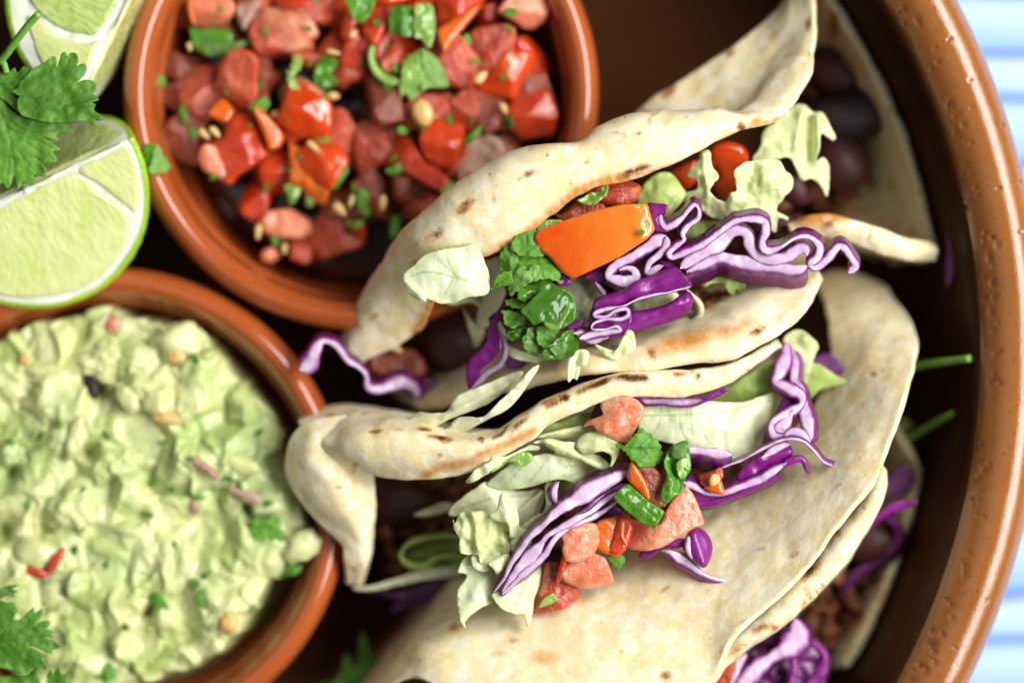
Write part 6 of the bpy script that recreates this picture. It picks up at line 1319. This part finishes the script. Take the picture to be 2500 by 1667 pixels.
for k, xy, z, r, a, lab in [
    ('S3', (585, 305), 49.5, (88, 46), 42, 'left one of two seeds side by side on the tan-pink tomato'),
    ('S3', (685, 285), 50.8, (88, 44), 45, 'right one of two seeds side by side near the tan-pink tomato'),
    ('S3', (1630, 425), 49, (105, 36), 40, 'slim glossy seed on the upper edge of the amber tomato slice'),
    ('S3', (1880, 1025), 46.5, (105, 56), 48, 'fat seed at the left of the seedy brown-red tomato'),
    ('S3', (1990, 950), 46, (85, 34), 105, 'narrow seed in the middle of the seedy brown-red tomato'),
    ('S3', (2290, 965), 46.5, (100, 44), 95, 'upright seed at the right of the seedy brown-red tomato'),
    ('S3', (1100, 1240), 43.5, (100, 38), 95, 'upright seed left of the pale tan tomato block'),
    ('S3', (1350, 1400), 42, (70, 36), 90, 'short seed under the pale tan tomato block'),
    ('S3', (1270, 120), 46.5, (60, 46), 20, 'dim seed right of the biggest red chunk'),
    ('S2', (1270, 740), 51, (98, 58), -45, 'plump seed on the face of the big red cube'),
    ('S2', (1490, 1040), 48.5, (80, 42), 62, 'seed on the lower edge of the wide dusky slab'),
    ('S2', (50, 325), 49.5, (64, 34), -40, 'pale seed by the orange tomato with a wet sheen'),
    ('S1', (530, 540), 45.5, (70, 36), 75, 'yellow seed at the left end of the dark green onion piece'),
    ('S1', (2180, 600), 49, (110, 34), 12, 'flat seed above the folded dark green leaf'),
    ('S1', (2180, 1100), 46, (90, 56), 5, 'blurred tan seed right of the pale tomato sliver'),
]:
    seed(k, xy, z, r, a, lab, SG)
blob('tomato_jelly', 'S2', (710, 1080), 50.5, (3.4, 2.6, 1.6), 1.2, 'seed', 'yellow jelly lump in the heart of the yellow-hearted tomato', 'tomato jelly')

# fine chopped herb and seeds scattered over the dice: dropped onto whatever lies below
bpy.context.view_layer.update()
dg = bpy.context.evaluated_depsgraph_get()
hf = None
flecks = set()
for i in range(260):
    r, a = 43 * math.sqrt(rng.uniform()), rng.uniform(0, 6.28)
    x, y = SAL[0] + r * .001 * math.cos(a), SAL[1] + r * .001 * math.sin(a)
    ok, loc, nrm_, _, ob, _ = scene.ray_cast(dg, Vector((x, y, .2)), Vector((0, 0, -1)))
    if not ok or ob is None or not ob.name.startswith(('tomato', 'flesh', 'skin', 'onion')) or y > SAL[1] + .030: continue
    top = ob.parent or ob
    if top.get('flecked') or not top.get('label'): continue
    top['flecked'] = 1
    lab_ = 'herb fleck stuck on the ' + ' '.join(top['label'].split()[:11])
    if lab_ in flecks: continue
    flecks.add(lab_)
    if hf is None:
        o = hf = patch('herb_fleck', 'S', [(1240, 825), (1258, 820), (1276, 834), (1262, 850), (1244, 846)], 60, 'cilantro', t=.3, spacing=5, amp=.5, scale=12)
    else:
        o = hf.copy(); COL.objects.link(o)
    o.location = loc + Vector((0, 0, -.00005))
    o.rotation_euler = (nrm_.to_track_quat('Z', 'Y').to_matrix() @ Matrix.Rotation(rng.uniform(0, 6.28), 3, 'Z')).to_euler()
    s_ = rng.uniform(.3, 1.0)
    o.scale = (s_, s_ * rng.uniform(.35, .9), 1)
    tag(o, lab_, 'chopped herb', 'herb flecks in the salsa')

for o in scene.objects:
    if 'flecked' in o: del o['flecked']

# ------------------------------------------------------------------ guacamole
gx0, gy0 = GUA[0] * 1000, GUA[1] * 1000
n = 400
R = 50.6
ax = np.linspace(-R, R, n)
X, Y = np.meshgrid(ax, ax, indexing='ij')
rad = np.hypot(X, Y); th = np.arctan2(Y, X)
P2 = np.stack([X + gx0, Y + gy0], -1)
warp = np.stack([fbm(P2 / 11, 21, 2), fbm(P2 / 11, 22, 2)], -1)
Q = P2 + 2.6 * warp
NS = 300
seeds_ = np.stack([rng.uniform(-R, R, NS) + gx0, rng.uniform(-R, R, NS) + gy0], -1)
hgt = rng.uniform(-2.6, 3.6, NS); rr_ = rng.uniform(2.2, 10.0, NS)
lump = np.full(X.shape, -3.0)
for c, h, r in zip(seeds_, hgt, rr_):
    d2 = ((Q - c) ** 2).sum(-1) / r ** 2
    lump = np.maximum(lump, (h + 2.2) * np.clip(1 - d2, 0, 1) ** .5 - 2.6)
Zg = 47.5 + lump + 1.9 * fbm(P2 / 15, 2, 3) + 1.1 * (1 - 2.2 * np.abs(fbm(Q / 9, 15, 2))) + np.clip(.5 + fbm(P2 / 10, 19, 2), .05, 1.2) * (.6 * fbm(Q / 3.4, 5, 3) + .18 * fbm(P2 / 1.3, 6, 2))
dirs = np.array([55, 25, -20, -55, -75, 100])  # gaps at the wall (degrees)
edge_r = 50.0 + 1.2 * fbm(np.stack([np.cos(th) * 4, np.sin(th) * 4], -1), 12, 3)
for a, w, dpt in ((48, 18, 3.0), (20, 14, 1.5), (-24, 9, 2.5), (-46, 20, 3.8), (-75, 16, 3.0), (80, 10, 2.0)):
    edge_r = edge_r - dpt * np.exp(-(((np.degrees(th) - a + 180) % 360 - 180) / w) ** 2)
drop = smooth(0, 1, (rad - edge_r + 2.6) / 3.4)
Zg = Zg - drop * 30 - 2.5 * smooth(.75, 1, rad / edge_r)
for px, py, pr in ((370, 1490, 1.7), (32, 1160, 2.0), (10, 1290, 2.5), (240, 950, 1.6), (220, 1100, 2.0), (600, 1240, 1.6)):
    w = W(np.array([px, py], float), 46) * 1000
    Zg = Zg - 7 * np.exp(-((P2[..., 0] - w[0]) ** 2 + (P2[..., 1] - w[1]) ** 2) / pr ** 2)
Zg = np.maximum(Zg, 24)
kw_ = np.minimum(1, (np.interp(Zg, [15, 18, 26, 36, 44, 60], [37, 44, 47.9, 49.6, 50.5, 50.8]) - .5) / np.maximum(rad, .01))
V = np.stack([gx0 + X * kw_, gy0 + Y * kw_, Zg], -1)
side = 1.0 * np.stack([fbm(P2 / 4, 41, 2), fbm(P2 / 4, 42, 2)], -1)
V[..., :2] += side * (1 - drop)[..., None]
idx = -np.ones(X.shape, int)
keep = rad < 50.5
F = []
for q in grid_faces(n, n):
    if keep.ravel()[q].all(): F.append(q)
u, inv = np.unique(np.array(F), return_inverse=True)
obj('guacamole', V.reshape(-1, 3)[u] * .001, inv.reshape(-1, 4).tolist(), M['guac'], label='chunky pale green guacamole mounded in its terracotta ramekin', cat='guacamole')
def gz(k, xy):
    """surface height of the guacamole under a photo position, mm"""
    w = W(G(k, [xy])[0], 48) * 1000
    i = int(np.clip(round((w[0] - gx0 + R) / (2 * R) * (n - 1)), 0, n - 1)); j = int(np.clip(round((w[1] - gy0 + R) / (2 * R) * (n - 1)), 0, n - 1))
    return float(Zg[max(0, i - 3):i + 4, max(0, j - 3):j + 4].max())
AG = 'bits mixed into the guacamole'
for k, xy, r3, a, m, lab in [
    ('G6', (880, 940), (3.2, 1.8, 1.2), 1.3, 'bean_black', 'dark brown fleck near the top of the guacamole'),
    ('G6', (1680, 630), (3.0, 2.4, 1.2), .9, 'seed', 'orange kernel set in the avocado lump at the top right'),
    ('G6', (1590, 1260), (3.4, 1.6, 1.2), .1, 'seed', 'orange sliver above the centre of the guacamole'),
    ('G6', (240, 700), (1.6, 1.3, .9), 0, 'seed', 'small orange bit at the upper left of the guacamole'),
    ('G7', (710, 1170), (2.6, 2.2, 1.3), .6, 'seed', 'orange kernel at the lower right of the guacamole'),
    ('G8', (340, 500), (4.2, 1.5, 1.2), .2, 'flesh_red', 'red tomato sliver under the smooth avocado lump at the left'),
    ('G8', (530, 400), (3.4, 1.3, 1.2), -.9, 'flesh_red', 'red tomato sliver leaning on the smooth avocado lump at the left'),
    ('G6', (1080, 370), (2.6, 2.0, .9), 1.2, 'flesh_pale', 'pinkish bit near the upper rim of the guacamole'),
    ('G7', (860, 310), (6.0, 1.5, 1.0), .35, 'onion_pink', 'pinkish onion strip right of the guacamole centre'),
    ('G7', (560, 120), (5.0, 1.1, 1.0), .65, 'onion_pink', 'thin pinkish streak above the pinkish onion strip'),
    ('G7', (480, 380), (2.2, 1.2, .9), 1.3, 'onion_pink', 'faint tan bit near the guacamole centre'),
]:
    blob('mixed_bit', k, xy, gz(k, xy) - .1, r3, a, m, lab, 'guacamole bit', AG, lump=.22)
for k, pts, lab in [
    ('G7', [(850, 480), (900, 460), (960, 470), (1010, 430), (1050, 460), (1060, 520), (1090, 560), (1040, 640), (960, 620), (880, 580)], 'large cilantro leaf bit at the right of the guacamole'),
    ('G7', [(1000, 760), (1060, 720), (1150, 780), (1210, 770), (1180, 830), (1080, 850), (1010, 830)], 'cilantro leaf below the large one at the right wall'),
    ('G7', [(130, 920), (220, 900), (260, 960), (320, 1080), (250, 1080), (180, 1000)], 'cilantro blade beside the dark hollow low in the guacamole'),
    ('G7', [(510, 960), (570, 930), (590, 1060), (520, 1050), (480, 1010)], 'small cilantro bit low centre right in the guacamole'),
    ('G7', [(920, 1040), (1000, 1060), (1010, 1110), (950, 1100)], 'cilantro bit near the lower right edge of the guacamole'),
    ('G8', [(900, 1480), (1000, 1400), (1070, 1320), (1180, 1420), (1260, 1500), (1150, 1600), (950, 1600)], 'cilantro leaf at the bottom edge of the guacamole'),
    ('G7', [(180, 200), (220, 190), (230, 230), (190, 240)], 'tiny cilantro fleck left of the guacamole centre'),
    ('G6', [(70, 1460), (110, 1450), (150, 1500), (100, 1510)], 'tiny cilantro fleck at the far left of the guacamole'),
    ('G6', [(540, 1290), (590, 1280), (610, 1330), (560, 1360)], 'tiny cilantro fleck in the upper left hollow of the guacamole'),
    ('G7', [(460, 880), (500, 860), (520, 920), (470, 960)], 'dark cilantro bit above the low centre right one'),
    ('G7', [(440, 280), (520, 300), (560, 320), (480, 330)], 'thin cilantro blade under the pinkish streak'),
]:
    c = np.mean(pts, 0)
    herb('cilantro_bit', k, pts, gz(k, c) + .5, 'onion_green' if 'blade' in lab else 'cilantro', lab, group=AG, amp=.7)
for k, xy, r3, a, lab in [
    ('G6', (1700, 520), (6.2, 5.0, 3.4), .2, 'square avocado lump at the upper right of the guacamole'),
    ('G6', (1230, 1060), (4.2, 3.0, 2.6), 1.1, 'pale peaked avocado lump near the top of the guacamole'),
    ('G8', (330, 330), (6.4, 4.6, 3.2), .3, 'smooth glossy avocado lump at the left of the guacamole'),
    ('G8', (520, 680), (4.6, 4.2, 3.2), .3, 'rough round avocado lump below the smooth glossy one'),
    ('G6', (730, 1450), (2.6, 5.2, 3.0), .2, 'tall bent avocado lump left of the guacamole centre'),
    ('G7', (800, 90), (5.4, 2.6, 2.4), .5, 'ragged avocado lump near the right wall'),
    ('G7', (1200, 640), (5.2, 4.0, 2.2), -.4, 'pale avocado wedge by the right rim of the guacamole'),
]:
    blob('avocado_lump', k, xy, gz(k, xy) - .4, r3, a, 'chunk', lab, 'avocado lump', 'avocado lumps in the guacamole', lump=.30)

# herb flecks stirred through it: one piece, then copies
fleck = None
cells = set()
for i in range(160):
    r, a = 46 * math.sqrt(rng.uniform()), rng.uniform(0, 6.28)
    x, y = gx0 + r * math.cos(a), gy0 + r * math.sin(a)
    lab_ = 'tiny green herb fleck in the guacamole ' + clock(x - gx0, y - gy0, R)
    if lab_ in cells or x < -118 or y < -78: continue
    cells.add(lab_)
    ii, jj = int((x - gx0 + R) / (2 * R) * (n - 1)), int((y - gy0 + R) / (2 * R) * (n - 1))
    if fleck is None:
        fleck = patch('cilantro_fleck', 'S', [(1240, 825), (1262, 822), (1275, 838), (1258, 850), (1242, 842)], 60, 'cilantro', t=.3, spacing=5, amp=.4, scale=12)
        o = fleck
    else:
        o = fleck.copy(); COL.objects.link(o)
    o.location = (x * .001, y * .001, (Zg[ii, jj] - rng.uniform(-.1, .35)) * .001)
    s_ = rng.uniform(.3, .95)
    o.scale = (s_, s_ * rng.uniform(.4, 1), 1)
    o.rotation_euler = (rng.uniform(-.5, .5), rng.uniform(-.5, .5), rng.uniform(0, 6.28))
    tag(o, lab_, 'chopped herb', 'herb flecks in the guacamole')

# ------------------------------------------------------------------ limes
def lime(tip, tip2, zr, B, a1, vsign, label, seg, tilt=0.0):
    """quarter lime: core ridge from tip to tip2 (photo px), height zr; face 1 drops a1 rad on side vsign, face 2 the other way"""
    zt = (zr, zr) if not isinstance(zr, tuple) else zr
    p0, p1 = W(np.array(tip, float), zt[0]), W(np.array(tip2, float), zt[1])
    A = np.linalg.norm(p1 - p0) / 2
    u = (p1 - p0) / (2 * A)
    c = (p0 + p1) / 2
    v = np.array([-u[1], u[0], 0]) * vsign; v /= np.linalg.norm(v)
    dn = np.cross(u, v); dn = dn if dn[2] < 0 else -dn
    d1 = v * math.cos(a1) + dn * math.sin(a1)
    d2 = -v * math.sin(a1) + dn * math.cos(a1)
    base = empty('lime_wedge', (c[0], c[1], c[2] - B * .8), label, 'lime', 'lime wedges')
    Bm = B
    def face(d, nrm):
        return lambda s, q, h: c + u * (s * A)[..., None] + d * (q * Bm)[..., None] + nrm * h[..., None]
    f1, f2 = face(d1, -d2), face(d2, -d1)
    nt, nr = 90, 26
    t = np.linspace(0, math.pi, nt)
    for f, nm in ((f1, 'pith'), (f2, 'pith')):
        r = np.linspace(0, .957, nr)
        T, Rr = np.meshgrid(t, r, indexing='ij')
        h = np.zeros_like(T) + .00035 * fbm(np.stack([T * 6, Rr * 6], -1), 3, 2)
        V = f(Rr * np.cos(T), Rr * np.sin(T), h)
        V2 = f(Rr * np.cos(T), Rr * np.sin(T) * .97 + .01, h - .0015)
        VV = np.concatenate([V.reshape(-1, 3), V2.reshape(-1, 3)])
        obj(nm, VV, grid_faces(nt, nr) + grid_faces(nt, nr, nt * nr, flip=True), M['pith'], base)
    # rind: outer skin with its cut rims
    npsi = 30
    psi = np.linspace(0, math.pi / 2, npsi)
    rows = []
    for k_, ps in [(0.955, 0)] + [(1.0, 0)] + [(1.004, p) for p in psi[1:-1]] + [(1.0, math.pi / 2), (.955, math.pi / 2)]:
        d = d1 * math.cos(ps) + d2 * math.sin(ps)
        rr = k_ * (1 + .004 * fbm(np.stack([t * 30, np.full_like(t, ps * 30)], -1), 8, 2))
        rows.append(c + u * (np.cos(t) * A * rr)[:, None] + d * (np.sin(t) * Bm * rr)[:, None])
    V = np.stack(rows, 1)
    obj('rind', V.reshape(-1, 3), grid_faces(nt, len(rows)), M['rind'], base)
    for side, pts, mt in seg:
        f = f1 if side == 1 else f2
        poly = densify(np.array(pts, float) * 300, 5, True)
        p, tr, e = mesh2d(poly, 4.5)
        q = p / 300
        h = .0010 * smooth(0, 7, e) + .0001 * fbm(p / 22, 77, 3) - .0004
        # juice sacs: slim drops that run from the rind towards the core
        fan = q[:, 0] / (.55 + .45 * q[:, 1]) * 11 + 1.3 * fbm(q * 4, 5, 3)
        row = np.floor(fan)
        lenw = q[:, 1] * 2.6 + 3 * _hash(row.astype(int), row.astype(int) * 0, row.astype(int) * 0, 9)
        sac = np.abs(np.sin(np.pi * (fan - row))) ** .7 * np.abs(np.sin(np.pi * lenw)) ** .45
        h = h + .00006 * sac * smooth(0, 10, e)
        V = f(q[:, 0], q[:, 1], h)
        VV, FF = np.concatenate([V, f(q[:, 0], q[:, 1], h * 0 - .002)]), None
        m = len(p)
        # orientation follows the face normal
        a_, b_, c_ = tr[0]
        nr_ = np.cross(V[b_] - V[a_], V[c_] - V[a_])
        want = -d2 if side == 1 else -d1
        if nr_ @ want < 0: tr = [(x[2], x[1], x[0]) for x in tr]
        e_ = {(i, j) for x in tr for i, j in ((x[0], x[1]), (x[1], x[2]), (x[2], x[0]))}
        FF = [list(x) for x in tr] + [[x[2] + m, x[1] + m, x[0] + m] for x in tr] + [[j, i, i + m, j + m] for i, j in e_ if (j, i) not in e_]
        obj('pulp_segment', VV, FF, M[mt], base, dict(sac=np.tile(sac, 2)))
    return base
halfdisc = lambda a0, a1_, r, q0: [(r * math.cos(a), max(q0, r * math.sin(a))) for a in np.linspace(a0, a1_, 22)]
# s runs from -1 at tip to +1 at tip2
lime((325, 335), (-206, 589), (66, 64), .0325, math.radians(29), 1, 'lower lime wedge with bright cut face resting on the guacamole rim', [
    (1, [(.92, .03), (.915, .22), (.85, .39), (.69, .62), (.47, .79), (.2, .895), (0, .92), (-.25, .885), (-.47, .78), (-.62, .62), (-.64, .46), (-.53, .26), (-.43, .06), (0, .035), (.5, .035)], 'pulp'),
    (1, [(-.925, .03), (-.91, .22), (-.83, .40), (-.71, .56), (-.655, .45), (-.565, .24), (-.46, .04), (-.7, .025)], 'pulp'),
    (2, [(.88, .04), (.88, .22), (.74, .50), (.4, .78), (0, .88), (-.4, .78), (-.74, .5), (-.88, .22), (-.88, .04), (0, .035)], 'pulp'),
])
lime((183, 268), (437, -268), (62, 66), .0298, math.radians(3), 1, 'upper lime wedge cut by the top edge of the photo, green rind at its left', [
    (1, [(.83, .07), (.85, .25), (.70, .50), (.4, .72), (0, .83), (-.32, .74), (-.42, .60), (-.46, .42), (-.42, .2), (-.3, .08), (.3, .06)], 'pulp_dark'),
    (1, [(-.90, .05), (-.88, .22), (-.78, .42), (-.62, .58), (-.48, .68), (-.46, .56), (-.51, .42), (-.50, .24), (-.44, .12), (-.4, .06), (-.7, .04)], 'pulp'),
    (2, [(.88, .04), (.88, .22), (.74, .50), (.4, .78), (0, .88), (-.4, .78), (-.74, .5), (-.88, .22), (-.88, .04), (0, .035)], 'pulp'),
])

# ------------------------------------------------------------------ cilantro sprigs
def sprig(xy, z, label):
    return empty('cilantro_sprig', W(np.array(xy, float), z), label, 'cilantro', 'cilantro garnish sprigs')
sp = sprig((70, 250), 66, 'cilantro sprig with a cut stem lying over both lime wedges')
patch('leaf', 'L5', [(-80, 700), (0, 720), (60, 820), (150, 890), (250, 920), (350, 940), (490, 935), (540, 970), (530, 1010), (440, 1022), (446, 1078), (380, 1060), (330, 1050), (400, 1100), (466, 1140), (440, 1155), (400, 1160), (435, 1210), (430, 1242), (350, 1247), (300, 1225), (262, 1200), (340, 1280), (352, 1330), (330, 1357), (265, 1335), (262, 1400), (240, 1424), (175, 1390), (160, 1430), (130, 1437), (110, 1340), (80, 1420), (50, 1442), (20, 1400), (-30, 1420), (-100, 1300)], 70, 'cilantro', t=.35, spacing=5, soft=True, gx=-.6, gy=-.6, cup=-.5, amp=.55, scale=40, vein_w=1.8, vein_d=.25, parent=sp,
      veins=[[(-60, 760), (60, 1000), (130, 1400)], [(0, 860), (200, 1000), (420, 1000)], [(40, 960), (240, 1120), (420, 1230)], [(70, 1050), (200, 1240), (300, 1340)], [(80, 1100), (60, 1300), (50, 1420)], [(60, 980), (240, 1060), (430, 1140)]])
patch('leaf', 'L5', [(-60, 560), (60, 552), (110, 520), (130, 560), (160, 530), (182, 508), (217, 545), (150, 640), (98, 700), (130, 780), (142, 862), (60, 792), (-60, 700)], 71, 'cilantro', t=.35, spacing=5, gx=1.5, gy=1.5, amp=.5, scale=30, parent=sp, veins=[[(-40, 640), (80, 640), (190, 530)]])
patch('leaf', 'L5', [(90, 702), (130, 672), (145, 640), (190, 590), (260, 522), (300, 500), (340, 480), (375, 452), (400, 434), (425, 436), (432, 470), (434, 520), (450, 480), (468, 420), (490, 398), (508, 410), (514, 432), (545, 405), (585, 412), (600, 460), (585, 512), (620, 490), (655, 494), (662, 530), (640, 580), (600, 622), (568, 655), (610, 625), (650, 613), (715, 622), (737, 660), (728, 700), (705, 716), (742, 742), (754, 768), (700, 786), (732, 800), (718, 842), (765, 876), (788, 908), (768, 926), (718, 925), (762, 982), (730, 975), (700, 958), (655, 932), (500, 938), (350, 938), (240, 912), (150, 872), (128, 780), (142, 740)], 74, 'cilantro', t=.35, spacing=4.5, soft=True, gx=-.4, gy=.9, cup=-.5, amp=.45, scale=36, vein_w=1.6, vein_d=.22, parent=sp, ridges=[(130, 660, 420, 470, 12, -.8), (520, 830, 745, 775, 8, .9), (480, 700, 560, 830, 14, -.9)],
      veins=[[(110, 740), (350, 760), (540, 830), (760, 920)], [(200, 745), (360, 600), (410, 450)], [(300, 755), (450, 620), (540, 430)], [(380, 770), (540, 650), (640, 520)], [(440, 790), (600, 720), (730, 660)], [(250, 750), (350, 880)]])
stem('L5', [(-60, 520), (30, 440), (120, 320), (220, 190), (300, 105)], [68, 71, 74, 77, 79], 9.5, parent=sp)
stem('L5', [(-40, 500), (20, 480), (50, 560)], [69, 70, 71], 8, parent=sp)
sp = sprig((70, 1560), 60, 'cilantro sprig in the lower left corner lying on the guacamole')
patch('leaf', 'G8', [(-60, 690), (0, 665), (60, 635), (195, 622), (105, 665), (182, 690), (130, 710), (152, 747), (60, 730), (0, 762), (-60, 760)], 62, 'cilantro_pale', t=.3, spacing=5, soft=False, gx=1, gy=-2, amp=.5, scale=24, parent=sp, veins=[[(-40, 720), (60, 690), (160, 640)]])
patch('leaf', 'G8', [(-100, 1500), (60, 1500), (150, 1480), (260, 1480), (340, 1410), (365, 1480), (390, 1600), (395, 1660), (-100, 1660)], 61, 'cilantro', t=.3, spacing=5, gx=.5, gy=1, amp=.6, scale=30, parent=sp, veins=[[(0, 1640), (200, 1560), (330, 1440)]])
patch('leaf', 'G8', [(-120, 740), (0, 770), (60, 800), (130, 790), (168, 870), (125, 965), (182, 962), (250, 905), (320, 838), (332, 902), (375, 870), (402, 848), (407, 912), (335, 1008), (380, 985), (430, 970), (487, 980), (460, 1035), (410, 1050), (470, 1050), (518, 1082), (478, 1100), (532, 1137), (405, 1125), (500, 1150), (562, 1190), (577, 1230), (485, 1248), (502, 1292), (400, 1250), (330, 1222), (258, 1208), (340, 1245), (432, 1306), (390, 1325), (430, 1370), (457, 1420), (430, 1437), (370, 1425), (402, 1492), (330, 1410), (260, 1470), (190, 1480), (100, 1440), (0, 1420), (-120, 1400)], 65, 'cilantro', t=.35, spacing=5, soft=False, gx=-.6, gy=-.3, cup=-.5, amp=.5, scale=34, vein_w=1.8, vein_d=.22, parent=sp,
      veins=[[(-100, 1200), (150, 1150), (360, 1130), (520, 1100)], [(0, 1180), (200, 1050), (370, 880)], [(60, 1160), (300, 1060), (460, 990)], [(120, 1170), (330, 1170), (560, 1220)], [(40, 1180), (250, 1300), (440, 1420)], [(-20, 1170), (80, 1000), (120, 850)]])
patch('leaf', 'G8', [(440, 1660), (450, 1480), (480, 1438), (510, 1478), (560, 1403), (600, 1492), (662, 1446), (642, 1540), (600, 1660)], 61, 'cilantro', t=.3, spacing=5, soft=False, gx=.5, gy=-1, amp=.5, scale=26, parent=sp, veins=[[(520, 1650), (540, 1540), (560, 1420)], [(530, 1580), (640, 1460)]])
sp = sprig((870, 1630), 26, 'blurred cilantro leaves low in the bowl at the bottom edge')
patch('leaf', 'F', [(700, 1590), (770, 1555), (795, 1500), (815, 1545), (830, 1450), (855, 1510), (885, 1500), (880, 1560), (900, 1600)], 27, 'cilantro', t=.4, gx=1, gy=-2, amp=.8, parent=sp)
patch('leaf', 'F', [(760, 1600), (790, 1540), (850, 1525), (900, 1550), (905, 1600)], 32, 'cilantro', t=.4, gx=-1, gy=2, amp=.8, parent=sp)
